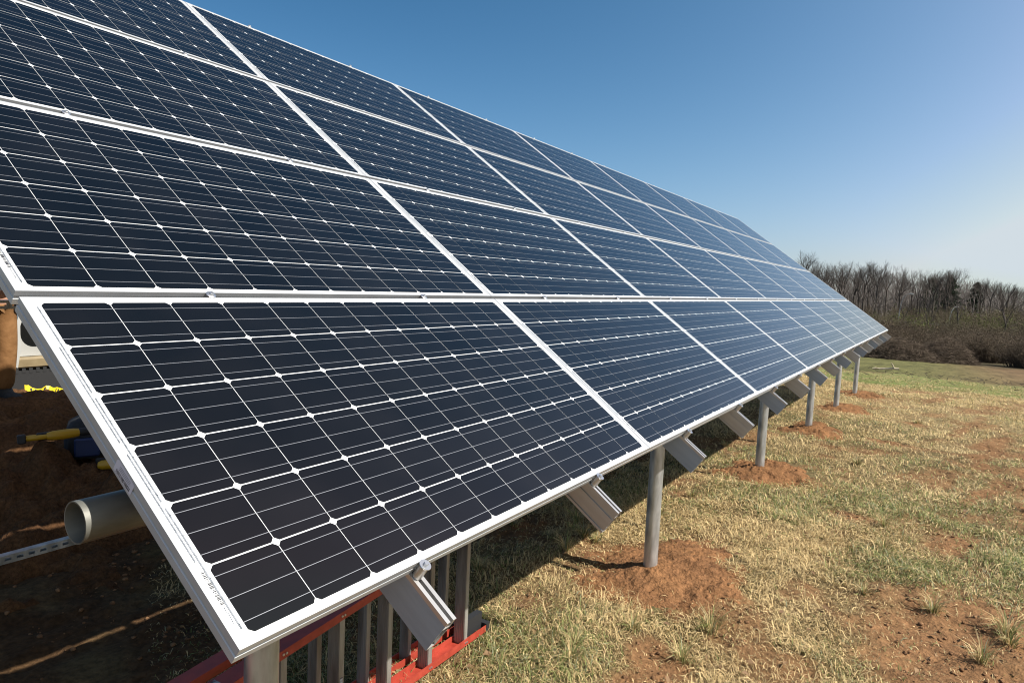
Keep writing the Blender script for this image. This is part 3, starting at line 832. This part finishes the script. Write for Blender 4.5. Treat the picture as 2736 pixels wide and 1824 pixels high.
m = MB(); m.prism([(.475, -.006), (.61, -.004), (.62, .004), (.475, .010)], -.0008, .0008); m.build("blade", M_bolt, saw)
# tool bag with blue pouch
tx_, ty_ = 2.06, 4.58
bag = empty("tool_bag", (tx_, ty_, pile_h(tx_, ty_) - .02), (0, 0, math.radians(-25)))
tag(bag, "black tool bag with a blue pouch, half hidden by the panel edge", "bag")
m = MB()
vs = []; fs = []
for k, (z, f) in enumerate(((0, .95), (.05, 1.03), (.18, 1.0), (.28, .85), (.31, .6))):
    for j in range(16):
        a = 2 * math.pi * j / 16
        c, s_ = math.cos(a), math.sin(a)
        e = 1 / max(abs(c), abs(s_)) ** .6
        vs.append((c * e * .21 * f + random.uniform(-.006, .006), s_ * e * .13 * f, z))
for k in range(4):
    for j in range(16): fs.append((k * 16 + j, k * 16 + (j + 1) % 16, k * 16 + 16 + (j + 1) % 16, k * 16 + 16 + j))
fs.append(tuple(range(64, 80)))
m.add(vs, fs); m.build("sack", M_dark, bag, 60)
m = MB(); m.tube([(-.11, 0, .28), (-.09, 0, .37), (0, 0, .41), (.09, 0, .37), (.11, 0, .28)], .011, 8); m.build("handle", M_black, bag, 50)
m = MB(); m.bbox((-.15, -.185, .03), (.02, -.145, .17), .01); m.build("pouch", M_blue, bag)
# cordless impact driver
dx_, dy_ = 1.92, 4.26
drv = empty("impact_driver", (dx_, dy_, pile_h(dx_, dy_) + .05), (math.radians(80), 0, math.radians(-30)))
tag(drv, "yellow and red cordless driver beside the black bag", "power tool")
m = MB(); m.tube([(0, 0, .10), (.02, 0, .105), (.10, 0, .105), (.15, 0, .103), (.17, 0, .10)], [.024, .034, .036, .030, .02], 14); m.build("body", M_yellow, drv, 40)
m = MB(); m.tube([(.045, 0, .08), (.04, 0, .02), (.035, 0, -.045)], [.024, .020, .024], 12); m.build("grip", M_red, drv, 40)
m = MB(); m.bbox((-.03, -.04, -.105), (.085, .04, -.045), .008); m.build("battery", M_black, drv)
m = MB(); m.tube([(.17, 0, .10), (.205, 0, .10)], [.012, .010], 10); m.build("chuck", M_black, drv)

# caution tape on the crest
M_stem = noisy(mat('shrub_stems', rough=.9, spec=.1), (.085, .066, .048), (.16, .125, .092), .8, 4)
def tape():
    m = MB(); xs_ = np.linspace(2.2, 2.9, 26); pts = []
    for k, x in enumerate(xs_):
        y = 6.12 + .04 * math.sin(k * .7)
        z = pile_h(x, y) + .012 + .008 * math.sin(k * 1.3)
        tw = .5 + .5 * math.sin(k * .45)
        pts.append((Vector((x, y - .02 * tw, z - .03 + .02 * tw)), Vector((x + .008, y + .03 * tw, z + .038))))
    for k in range(25):
        a, b = pts[k]; c, d = pts[k + 1]
        m.add([a, c, d, b], [(0, 1, 2, 3)], 0)
        if k % 7 in (2, 3, 4, 5) :
            f = lambda p, q_, t: p + (q_ - p) * t + Vector((0, -.0015, .0015))
            m.add([f(a, b, .2), f((a + c) / 2, (b + d) / 2, .2), f(c, d, .8), f((a + c) / 2, (b + d) / 2, .8)], [(0, 1, 2, 3)], 1)
    return tag(m.build("caution_tape", [M_tape, M_ink]), "yellow tape with black print lying along the sunlit soil crest", "tape")
M_tape = mat("yellow_tape", (.80, .62, .02), 0.4)
tape()

# ------------------------------------------------------------------ tracked machine behind the pile
mc_ = empty("tracked_machine", (2.42, 7.35, .18))
tag(mc_, "pale tracked digger with an open door behind the soil pile", "construction machine")
m = MB(); prof = []
for k in range(18):
    a = math.pi / 2 + math.pi * k / 17; prof.append((.24 + .24 * math.cos(a), .24 + .24 * math.sin(a)))
for k in range(18):
    a = -math.pi / 2 + math.pi * k / 17; prof.append((1.9 + .24 * math.cos(a), .24 + .24 * math.sin(a)))
for y0 in (0, 1.15):
    m = MB(); m.prism(prof, y0, y0 + .32)
    for k in range(26):
        x = .2 + k * .068; m.box((x, y0 - .004, .455), (x + .035, y0 + .324, .505)); m.box((x, y0 - .004, -.02), (x + .035, y0 + .324, .025))
    m.build("rubber_track", M_black, mc_)
m = MB(); m.bbox((-.05, .0, .50), (2.3, 1.5, .62), .02); m.build("deck", noisy(mat("tan_machine_paint", rough=.5), (.20, .15, .08), (.27, .21, .12), 6), mc_)
def rounded(x0, x1, z0, z1, r, n=6):
    o = []
    for cx, cz, a0 in ((x1 - r, z0 + r, -90), (x1 - r, z1 - r, 0), (x0 + r, z1 - r, 90), (x0 + r, z0 + r, 180)):
        for k in range(n + 1):
            a = math.radians(a0 + 90 * k / n); o.append((cx + r * math.cos(a), cz + r * math.sin(a)))
    return o
m = MB()
outer = rounded(.12, 1.55, .625, 2.05, .06); inner = rounded(.30, 1.35, .72, 1.90, .14)
for y0, y1 in ((.10, .14),):
    n = len(outer); vs = [(x, y0, z) for x, z in outer] + [(x, y0, z) for x, z in inner] + [(x, y1, z) for x, z in inner]
    fs = [(j, (j + 1) % n, n + (j + 1) % n, n + j) for j in range(n)] + [(n + j, n + (j + 1) % n, 2 * n + (j + 1) % n, 2 * n + j) for j in range(n)]
    m.add(vs, fs)
m.box((.125, .142, .63), (1.545, 1.4, 2.045)); m.bbox((.05, .05, 2.05), (1.6, 1.45, 2.12), .02)
m.build("cab", M_white, mc_)
m = MB(); m.add([(x, .1405, z) for x, z in inner], [tuple(range(len(inner)))]); m.build("window", M_glass, mc_)
m = MB()
dp = [(0, .60), (.03, .80), (.02, 1.0), (.10, 1.25), (.08, 1.9), (.04, 1.9), (.05, 1.25), (-.02, 1.0), (-.01, .82), (-.05, .62)]
m.prism(dp, -.62, .05, 0, Matrix.Translation((-.02, 0, 0))); m.build("door", M_white, mc_)
m = MB(); m.bbox((1.6, .2, .63), (2.25, 1.4, 1.25), .05); m.build("engine_cover", M_white, mc_)
m = MB(); m.tube([(-.05, .75, .75), (-.5, .75, 1.7), (-1.2, .75, 2.3), (-1.9, .75, 1.7)], [.10, .11, .09, .07], 8); m.build("boom", M_white, mc_)

# ------------------------------------------------------------------ worker in tan clothes
def skin_body(name, verts, edges, radii, material, parent, sub=2, mats=None):
    me = bpy.data.meshes.new(name)
    me.from_pydata(verts, edges, [])
    o = link_mesh(name, me, parent)
    me.materials.append(material)
    md = o.modifiers.new("Skin", 'SKIN'); md.use_smooth_shade = True
    sv = me.skin_vertices[0].data
    for k, r in enumerate(radii): sv[k].radius = (r[0], r[1]) if hasattr(r, '__len__') else (r, r)
    sv[0].use_root = True
    sb = o.modifiers.new("Sub", 'SUBSURF'); sb.levels = sub; sb.render_levels = sub
    return o
px_, py_ = 1.80, 5.74
pz_ = pile_h(px_, py_) - .05
per = empty("person", (px_, py_, pz_), (0, 0, math.radians(15)))
tag(per, "person in tan work clothes and a dark belt standing behind the soil pile", "person")
J = {'pelvis': (0, 0, .95), 'waist': (0, 0, 1.08), 'chest': (0, .01, 1.30), 'neck': (0, .01, 1.49), 'headb': (0, -.01, 1.57), 'head': (0, -.015, 1.66), 'crown': (0, -.01, 1.74)}
names = ['pelvis', 'waist', 'chest', 'neck', 'headb', 'head', 'crown']
V = [J[n] for n in names]; Rr = [(.145, .105), (.135, .10), (.16, .11), (.055, .055), (.066, .075), (.078, .092), (.055, .06)]; Ed = [(0, 1), (1, 2), (2, 3), (3, 4), (4, 5), (5, 6)]
def limb(pts, rs, frm):
    for p, r in zip(pts, rs):
        V.append(p); Rr.append((r, r)); Ed.append((frm, len(V) - 1)); frm = len(V) - 1
    return frm
for s_ in (-1, 1):
    limb([(s_ * .105, 0, .86), (s_ * .115, -.02, .50), (s_ * .115, .02, .10), (s_ * .12, -.03, .035), (s_ * .125, -.16, .025)], [.085, .058, .042, .038, .032], 0)
    hnd = limb([(s_ * .17, .01, 1.42), (s_ * .24, .03, 1.16), (s_ * .26, -.03, .93), (s_ * .262, -.05, .88)], [.055, .042, .032, .03], 2)
    limb([(s_ * .258, -.065, .80)], [.028], hnd)
body = skin_body("body", V, Ed, Rr, M_skin, per)
Vt = [(0, 0, .97)]; Et = []; Rt = [(.165, .125)]
for s_ in (-1, 1):
    f = 0
    for p, r in (((s_ * .105, 0, .84), .108), ((s_ * .115, -.02, .50), .088), ((s_ * .115, .01, .24), .085), ((s_ * .115, .02, .10), .082)):
        Vt.append(p); Rt.append((r, r)); Et.append((f, len(Vt) - 1)); f = len(Vt) - 1
skin_body("work_trousers", Vt, Et, Rt, M_tan, per)
Vj = [(0, 0, 1.02), (0, 0, 1.12), (0, .01, 1.30), (0, .01, 1.46)]; Ej = [(0, 1), (1, 2), (2, 3)]; Rj = [(.17, .13), (.165, .13), (.185, .135), (.09, .085)]
for s_ in (-1, 1):
    f = 2
    for p, r in (((s_ * .175, .01, 1.42), .078), ((s_ * .245, .03, 1.16), .062), ((s_ * .26, -.03, .92), .052)):
        Vj.append(p); Rj.append((r, r)); Ej.append((f, len(Vj) - 1)); f = len(Vj) - 1
skin_body("work_jacket", Vj, Ej, Rj, M_tan, per)
m = MB(); m.lathe([(.172, -.028), (.182, -.026), (.182, .026), (.172, .028)], 28, 0, Matrix.Translation((0, 0, 1.0)) @ Matrix.Diagonal((1.05, .86, 1, 1)), True)
m.bbox((.12, -.17, -.16), (.20, -.05, .02), .01, 0, Matrix.Translation((0, 0, 1.0))); m.build("tool_belt", M_dark, per, 40)
for s_ in (-1, 1):
    skin_body("boot", [(s_ * .117, .02, .16), (s_ * .12, .01, .06), (s_ * .123, -.08, .05), (s_ * .127, -.18, .042)], [(0, 1), (1, 2), (2, 3)], [.062, .066, .056, .048], M_dark, per)
m = MB(); m.lathe([(.0, .105), (.05, .098), (.088, .06), (.099, .0), (.10, -.015), (.093, -.015), (.09, 0)], 20, 0, Matrix.Translation((0, -.012, 1.68)) @ Matrix.Diagonal((.9, 1.05, 1, 1)))
m.bbox((-.07, -.20, -.012), (.07, -.09, -.002), .004, 0, Matrix.Translation((0, 0, 1.68))); m.build("cap", M_dark, per, 50)
m = MB(); m.tube([(0, -.098, 1.665), (0, -.118, 1.635), (0, -.10, 1.625)], [.009, .014, .008], 8)
for s_ in (-1, 1): m.tube([(s_ * .076, .0, 1.68), (s_ * .086, .012, 1.66), (s_ * .076, .0, 1.625)], [.008, .012, .008], 8)
m.build("face", M_skin, per, 60)

# ------------------------------------------------------------------ bare woods
class TB:
    """fast branch builder: three-sided tapered tubes"""
    def __init__(s): s.v = []; s.f = []; s.c = []
    def branch(s, pts, r0, r1, n=3):
        b = len(s.v); k_ = len(pts) - 1
        for k, p in enumerate(pts):
            t = (pts[min(k + 1, k_)] - pts[max(k - 1, 0)]).normalized()
            a = t.cross(Vector((.31, .9, .29))).normalized(); c = t.cross(a)
            r = r0 + (r1 - r0) * k / k_
            for j in range(n):
                an = 6.2832 * j / n
                s.v.append(p + (a * math.cos(an) + c * math.sin(an)) * r)
        for k in range(k_):
            for j in range(n):
                s.f.append((b + k * n + j, b + k * n + (j + 1) % n, b + (k + 1) * n + (j + 1) % n, b + (k + 1) * n + j))
    def mesh(s, name, m):
        v = np.array(s.v); f = np.array(s.f)
        return np_mesh(name, v, f.ravel(), np.full(len(f), 4), m)
def grow(tb, p, d, L, r, depth, rnd, up, spread):
    pts = [p]; q_ = p; dd = d.copy(); n = 3 if depth > 1 else 2
    for k in range(n):
        dd = (dd + Vector((rnd.gauss(0, .16), rnd.gauss(0, .16), rnd.gauss(up, .10)))).normalized()
        q_ = q_ + dd * (L / n); pts.append(q_)
    tb.branch(pts, r, r * .55, 3)
    if depth == 0: return
    nb = 2 if depth > 2 else 3
    for k in range(nb + (rnd.random() < .5)):
        t = .35 + .65 * (k + 1) / (nb + 1) if k < nb else 1.0
        i = min(int(t * n), n - 1); f = t * n - i
        b = pts[i].lerp(pts[i + 1], min(f, 1))
        ax = dd.cross(Vector((rnd.gauss(0, 1), rnd.gauss(0, 1), rnd.gauss(0, .5)))).normalized()
        nd = (Matrix.Rotation(rnd.uniform(.35, .85) * spread, 3, ax) @ dd).normalized()
        grow(tb, b, nd, L * rnd.uniform(.5, .75), r * rnd.uniform(.34, .5), depth - 1, rnd, up, spread)
    grow(tb, q_, dd, L * .62, r * .5, depth - 1, rnd, up, spread)
def tree_proto(seed, vase):
    rnd = random.Random(seed); H = 15.0
    tt = TB(); p = Vector((0, 0, -.4)); pts = [p]; d = Vector((rnd.gauss(0, .05), rnd.gauss(0, .05), 1))
    fork = rnd.uniform(.30, .55) * H
    for k in range(6):
        d = (d + Vector((rnd.gauss(0, .05), rnd.gauss(0, .05), .15))).normalized(); p = p + d * (fork + .4) / 6; pts.append(p)
    R = rnd.uniform(.17, .26); tt.branch(pts, R, R * .7, 7)
    tc = TB(); n = rnd.choice((2, 3, 3, 4))
    for k in range(n):
        a = 6.28 * (k + rnd.random() * .6) / n
        ang = rnd.uniform(.15, .45) * vase
        nd = Vector((math.sin(ang) * math.cos(a), math.sin(ang) * math.sin(a), math.cos(ang)))
        grow(tc, p, nd, (H - fork) * rnd.uniform(.36, .46), R * rnd.uniform(.5, .7), 4, rnd, .10, .85)
    for k in range(rnd.randint(2, 6)):
        t = rnd.uniform(.45, .95); b = pts[min(int(t * 6), 5)]
        a = rnd.uniform(0, 6.28); nd = Vector((math.cos(a) * .8, math.sin(a) * .8, .6)).normalized()
        grow(tc, b, nd, rnd.uniform(1.4, 2.8), R * .28, 2, rnd, .06, 1.0)
    zmax = max(v.z for v in tc.v)
    return tt.mesh("trunk", M_bark), tc.mesh("crown", M_twig), zmax
protos = [tree_proto(100 + k, (1.0, 1.3, .8, 1.6, .7, 1.1, .9)[k]) for k in range(7)]
rt = random.Random(21)
KINDS = ["bare tree with a forked crown in the far line of woods", "bare wide crowned tree in the far line of woods", "bare slender tree in the far line of woods",
         "bare spreading tree with low limbs in the far line of woods", "bare narrow upright tree in the far line of woods", "bare tall tree with fine twigs in the far line of woods", "bare leaning tree in the far line of woods"]
def az_pt(az, r): return CAM.x + r * math.cos(math.radians(az)), CAM.y + r * math.sin(math.radians(az))
def put_tree(az, r, top_px, k, label=None):
    x, y = az_pt(az, r)
    dep = r * math.cos(math.radians(az - 32.06))
    g_ = gz(x, y)
    top = CAM.z + dep * top_px / 1839.0
    sc = (top - g_) / protos[k][2]
    o = empty("bare_tree", (x, y, g_), (0, 0, rt.uniform(0, 6.28)))
    wv = sc * rt.uniform(.85, 1.15); o.scale = (wv, wv, sc)
    link_mesh("trunk", protos[k][0], o); link_mesh("crown", protos[k][1], o)
    tag(o, label or KINDS[k], "tree", "bare trees of the far woods" if not label else None)
paz = [-12, -4.6, -3, -1.2, 0.5, 2, 4, 6, 7.5, 8.6, 9.4, 10.5, 18]
ppx = [60, 52, 66, 92, 92, 88, 100, 98, 84, 92, 108, 70, 80]
put_tree(9.15, 128, 118, 5, "bare tree rising tallest beside the sloping edge of the panels")
for k in range(84):
    az = rt.uniform(-11, 15); r = rt.choice((rt.uniform(150, 185), rt.uniform(185, 250)))
    if az > 2 and rt.random() < .4: r = rt.uniform(132, 160)
    put_tree(az, r, float(np.interp(az, paz, ppx)) * rt.uniform(.72, 1.06), rt.randrange(7))
for az, r, px, k in ((1.0, 80, 42, 2), (-.9, 95, 48, 4), (2.5, 92, 18, 0), (-3.3, 100, 60, 6), (-6.2, 92, 40, 3), (5.2, 98, 66, 1)):
    put_tree(az, r, px, k, None)
# wood that reads as one mass behind the separate trees
tw = TB(); rw = random.Random(8)
for k in range(2600):
    az = rw.uniform(-13, 20); r = rw.uniform(205, 330); x, y = az_pt(az, r); z = gz(x, y) - .3
    dep = r * math.cos(math.radians(az - 32.06))
    h = (CAM.z - z) + dep * float(np.interp(az, paz, ppx)) / 1839 * rw.uniform(.20, .60)
    p0 = Vector((x, y, z)); p1 = p0 + Vector((rw.gauss(0, .5), rw.gauss(0, .5), h * .5)); p2 = p1 + Vector((rw.gauss(0, .9), rw.gauss(0, .9), h * .5))
    tw.branch([p0, p1, p2], rw.uniform(.10, .22), .03)
    for j in range(7):
        t = rw.uniform(.3, 1); b = p0.lerp(p2, t); a = rw.uniform(0, 6.28); L = rw.uniform(1.0, 3.0)
        tw.branch([b, b + Vector((math.cos(a) * L * .6, math.sin(a) * L * .6, L))], .05, .015)
M_fartwig = noisy(mat("hazed_far_twigs", rough=0.95, spec=0.05), (0.115, 0.102, 0.094), (0.18, 0.16, 0.148), 0.4, 4)  # paler, greyer twig colour stands in for distance haze
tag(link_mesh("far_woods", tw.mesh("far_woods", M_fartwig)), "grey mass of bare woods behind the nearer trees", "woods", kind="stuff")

# evergreens: whorls of drooping boughs set with needle tufts
M_needle = mat("evergreen_needles", (.028, .042, .022), .8, 0, .2)
def leaf_cloud(pts, size, rnd_):
    n = len(pts); P = np.array(pts)
    d1 = rnd_.normal(0, 1, (n, 3)); d2 = rnd_.normal(0, 1, (n, 3))
    d1 /= np.linalg.norm(d1, axis=1)[:, None]; d2 /= np.linalg.norm(d2, axis=1)[:, None]
    s_ = size * (.6 + .8 * rnd_.random((n, 1)))
    V = np.stack([P - d1 * s_, P + d2 * s_ * .6, P + d1 * s_], 1)
    return V.reshape(-1, 3)
def ever_proto(seed):
    g_ = np.random.default_rng(seed); pts = []
    for k in range(5200):
        t = g_.random() ** .8; z = 3.5 + 9.5 * t; R = (3.4 * (1 - t) ** .7 + .3) * (.75 + .35 * math.sin(z * 4.1 + 2 * math.sin(g_.random())))
        a = g_.random() * 6.28; a += .35 * math.sin(a * 5 + z * 1.7)
        rr = R * g_.random() ** .45
        if math.sin(a * 3 + z * 2.3) + math.sin(a * 2 - z * 1.1) < -1.1: continue
        pts.append((rr * math.cos(a), rr * math.sin(a), z - rr * .25))
    V = leaf_cloud(pts, .30, g_)
    me = np_mesh("crown", V, np.arange(len(V)), np.full(len(V) // 3, 3), M_needle)
    tb = TB(); tb.branch([Vector((0, 0, -.3)), Vector((.1, 0, 6)), Vector((0, .1, 13))], .22, .03, 6)
    return tb.mesh("trunk", M_bark), me
ep = [ever_proto(31), ever_proto(32)]
for az, r, px, k, lb in ((-.15, 205, 62, 0, "dark evergreen standing among the bare trees right of the curved lamp"), (1.0, 215, 58, 1, "dark evergreen in the woods above the curved lamp"),
                     (-1.7, 225, 52, 1, "dark evergreen in the woods above the smaller lamp"), (-5.3, 220, 46, 0, "dark evergreen at the right end of the woods")):
    x, y = az_pt(az, r); g_ = gz(x, y); top = CAM.z + r * math.cos(math.radians(az - 32.06)) * px / 1839
    o = empty("evergreen_tree", (x, y, g_), (0, 0, az)); s_ = (top - g_) / 13.0; o.scale = (s_ * 1.25, s_ * 1.25, s_)
    link_mesh("trunk", ep[k][0], o); link_mesh("crown", ep[k][1], o); tag(o, lb, "tree", "evergreens in the far woods")

# shrubs
def shrub_proto(seed, n, leafy, base, twig=(.12, .09, .07)):
    rnd = random.Random(seed); tb = TB()
    tips = []
    for k in range(n):
        a = rnd.uniform(0, 6.28); rad = rnd.random() ** .5 * 1.1
        p = Vector((math.cos(a) * rad * .55, math.sin(a) * rad * .55, -.1)); h = 2.2 * math.sqrt(max(0.05, 1 - (rad / 1.5) ** 2)) * rnd.uniform(.55, 1.08)
        e = Vector((math.cos(a) * rad * 1.25 + rnd.gauss(0, .2), math.sin(a) * rad * 1.25 + rnd.gauss(0, .2), h))
        mid_ = p.lerp(e, .5) + Vector((rnd.gauss(0, .13), rnd.gauss(0, .13), .12))
        tb.branch([p, mid_, e], .014, .005)
        for j in range(6):
            t = rnd.uniform(.3, 1); b = p.lerp(mid_, t * 2) if t < .5 else mid_.lerp(e, t * 2 - 1)
            q_ = b + Vector((rnd.gauss(0, .24), rnd.gauss(0, .24), rnd.uniform(.0, .42)))
            tb.branch([b, q_], .006, .003); tips.append(q_)
    nst = len(tb.v)
    me1 = tb.mesh("stems", M_stem)
    g_ = np.random.default_rng(seed)
    P = []
    for q_ in tips:
        for j in range(leafy): P.append((q_.x + g_.normal(0, .09), q_.y + g_.normal(0, .09), q_.z + g_.normal(0, .09)))
    V = leaf_cloud(P, .045 if base[1] <= base[0] else .055, g_)
    c = np.array(base) * (.6 + .8 * g_.random((len(P), 1))); C = np.repeat(c, 3, 0)
    me2 = np_mesh("foliage", V, np.arange(len(V)), np.full(len(P), 3), M_brush, {"Col": C})
    return me1, me2
sp_brown = [shrub_proto(50 + k, 120, 3, (.105, .080, .052)) for k in range(3)]
sp_olive = [shrub_proto(60 + k, 70, 5, (.135, .155, .045)) for k in range(2)]
sp_dark = [shrub_proto(70 + k, 100, 4, (.105, .098, .050)) for k in range(2)]
rs_ = random.Random(5)
def shrub(az, r, top_px, pr, wid, label, group):
    x, y = az_pt(az, r); g_ = gz(x, y); dep = r * math.cos(math.radians(az - 32.06))
    top = CAM.z + dep * top_px / 1839; h = max(top - g_, .6)
    o = empty("shrub", (x, y, g_), (0, 0, rs_.uniform(0, 6.28))); s_ = h / 2.25; o.scale = (wid / 1.3, wid / 1.3, s_)
    link_mesh("stems", pr[0], o); link_mesh("foliage", pr[1], o); tag(o, label, "shrub", group)
for k in range(64):
    az = rs_.uniform(-9, 10.5); r = rs_.uniform(56, 76)
    shrub(az, r, -62 + rs_.uniform(-14, 10) - (8 if az < -1 else 0), sp_brown[k % 3], rs_.uniform(1.6, 2.4), "brown leafless thicket shrub at the field's far edge", "brown shrubs at the field edge")
for k in range(34):
    az = rs_.uniform(-10, 12); r = rs_.uniform(78, 112)
    shrub(az, r, -48 + rs_.uniform(-12, 10), sp_dark[k % 2], rs_.uniform(1.8, 2.8), "dull olive thicket shrub below the bare woods", "olive shrubs below the woods")
for k in range(30):
    az = rs_.uniform(-11, 13); r = rs_.uniform(118, 170)
    shrub(az, r, -14 + rs_.uniform(-16, 14), sp_dark[k % 2] if k % 3 else sp_brown[0], rs_.uniform(2.2, 3.6), "tall undergrowth shrub at the foot of the bare trees", "undergrowth at the foot of the woods")
for az, r, px, wd, lb in ((2.15, 76, -28, 1.9, "bright green shrub below the curved street lamp"), (-.9, 104, -18, 1.6, "green shrub beside the smaller street lamp"), (-2.6, 106, -26, 2.0, "greenish shrub right of the smaller street lamp"), (-4.4, 104, -34, 2.4, "greenish shrub at the right edge of the thicket")):
    shrub(az, r, px, sp_olive[int(r) % 2], wd, lb, None)

# heaps of cut brush at the field edge
def brush_heap(cx, cy, rx, ry, h, n, seed, label):
    rnd = random.Random(seed); tb = TB(); base = gz(cx, cy)
    for k in range(n):
        a = rnd.uniform(0, 6.28); rr = rnd.random() ** .5
        z = h * (1 - rr ** 2) * rnd.random() ** .6
        p = Vector((cx + rx * rr * math.cos(a), cy + ry * rr * math.sin(a), base + z))
        d = Vector((rnd.gauss(0, 1), rnd.gauss(0, 1), rnd.gauss(.12, .38))).normalized(); L = rnd.uniform(.3, 1.0)
        tb.branch([p - d * L * .5, p + Vector((0, 0, rnd.gauss(0, .06))), p + d * L * .5 - Vector((0, 0, .05))], rnd.uniform(.006, .018), .004)
    o = link_mesh("brush_heap", tb.mesh("brush_heap", noisy(mat("cut_brush", rough=.95, spec=.1), (.082, .062, .045), (.175, .135, .100), 3)))
    tag(o, label, "brush heap")
x, y = az_pt(2.6, 51.5); brush_heap(x, y, 2.0, 2.3, 1.5, 3600, 3, "heap of cut brown brush at the field edge, nearer the end of the array")
x, y = az_pt(-.2, 54); brush_heap(x, y, 2.0, 1.9, 1.75, 3000, 4, "heap of cut brown brush at the field edge, right of the first")
x, y = az_pt(5.6, 53); brush_heap(x, y, 2.0, 1.9, 1.1, 1800, 6, "low heap of cut brush behind the far end of the array")
# sticks and a pale fallen branch on the field
tb = TB(); rnd = random.Random(9)
for k in range(220):
    x = 25.0 + rnd.gauss(0, 2.0); y = rnd.uniform(-7, 2.0); z = gz(x, y) + .03
    a = rnd.uniform(0, 6.28); L = rnd.uniform(.03, .26)
    tb.branch([Vector((x, y, z)), Vector((x + L * math.cos(a), y + L * math.sin(a), z + rnd.uniform(0, .10)))], rnd.uniform(.005, .013), .004)
tag(link_mesh("twig_litter", tb.mesh("twig_litter", M_twig)), "broken twigs strewn across the far field", "twigs", kind="stuff")
m = MB(); bz = gz(26.4, .6) + .07
m.tube([(26.3, 1.02, bz), (26.35, .7, bz + .02), (26.45, .38, bz + .05), (26.5, .22, bz + .06)], [.02, .03, .035, .03], 8)
m.tube([(26.45, .36, bz + .05), (26.42, .42, bz + .18), (26.40, .46, bz + .24)], [.028, .024, .014], 8)
m.tube([(26.33, .8, bz + .01), (26.2, .95, bz + .06)], [.025, .012], 6)
tag(m.build("fallen_branch", M_wood, smooth=50), "pale barkless fallen branch on the far field", "branch")

# ------------------------------------------------------------------ street lamps, road and guard rail beyond the thicket
def lamp(hx, hy, hz, h, lean, label):
    gz_ = gz(hx, hy); o = empty("street_lamp", (hx, hy, gz_), (0, 0, lean)); top = hz - gz_
    m = MB(); m.tube([(0, 0, 0), (0, -.15, top * .55), (0, -.32, top - 1.1), (0, -.55, top - .5), (0, -.95, top - .08), (0, -1.25, top + .03)], [.08, .06, .052, .045, .04, .035], 8); m.build("pole", M_steel, o, 50)
    m = MB(); m.tube([(0, -1.2, top + .02), (0, -1.35, top + .03), (0, -1.6, top + .02), (0, -1.72, top)], [.04, .085, .08, .04], 10); m.build("lamp_head", M_lens, o, 50)
    tag(o, label, "street lamp", "street lamps beyond the thicket")
lamp(114.5, 4.9, 2.62, 6, 0, "tall street lamp with a curved arm against the woods")
lamp(117.8, -1.4, 1.05, 6, .9, "smaller street lamp near the right, lower against the woods")
m = MB(); n = 40
for k in range(n):
    y0 = -60 + k * 4.0; x0 = 122 - .25 * (y0) ; x1 = 122 - .25 * (y0 + 4)
    z0 = -2.3
    m.add([(x0, y0, z0), (x0 + 7, y0, z0), (x1 + 7, y0 + 4, z0), (x1, y0 + 4, z0), (x0 - 5, y0, z0 - .9), (x1 - 5, y0 + 4, z0 - .9), (x0 + 12, y0, z0 - .9), (x1 + 12, y0 + 4, z0 - .9)],
          [(0, 1, 2, 3), (4, 0, 3, 5), (1, 6, 7, 2)])
tag(m.build("road", M_road), kind="structure")
gr = empty("guard_rail", (0, 0, 0)); tag(gr, "pale guard rail along the road below the woods", "guard rail")
m = MB()
for k in range(n):
    y0 = -60 + k * 4.0; x0 = 121.4 - .25 * y0; x1 = 121.4 - .25 * (y0 + 4)
    m.add([(x0, y0, -1.82), (x1, y0 + 4, -1.82), (x1, y0 + 4, -1.52), (x0, y0, -1.52), (x0 + .08, y0, -1.67), (x1 + .08, y0 + 4, -1.67)], [(0, 1, 5, 4), (4, 5, 2, 3)])
m.build("rail", M_steel, gr)
for k in range(n):
    y0 = -60 + k * 4.0; x0 = 121.6 - .25 * y0
    m = MB(); m.box((x0, y0 - .07, -3.0), (x0 + .14, y0 + .07, -1.55)); m.build("rail_post", M_steel, gr)
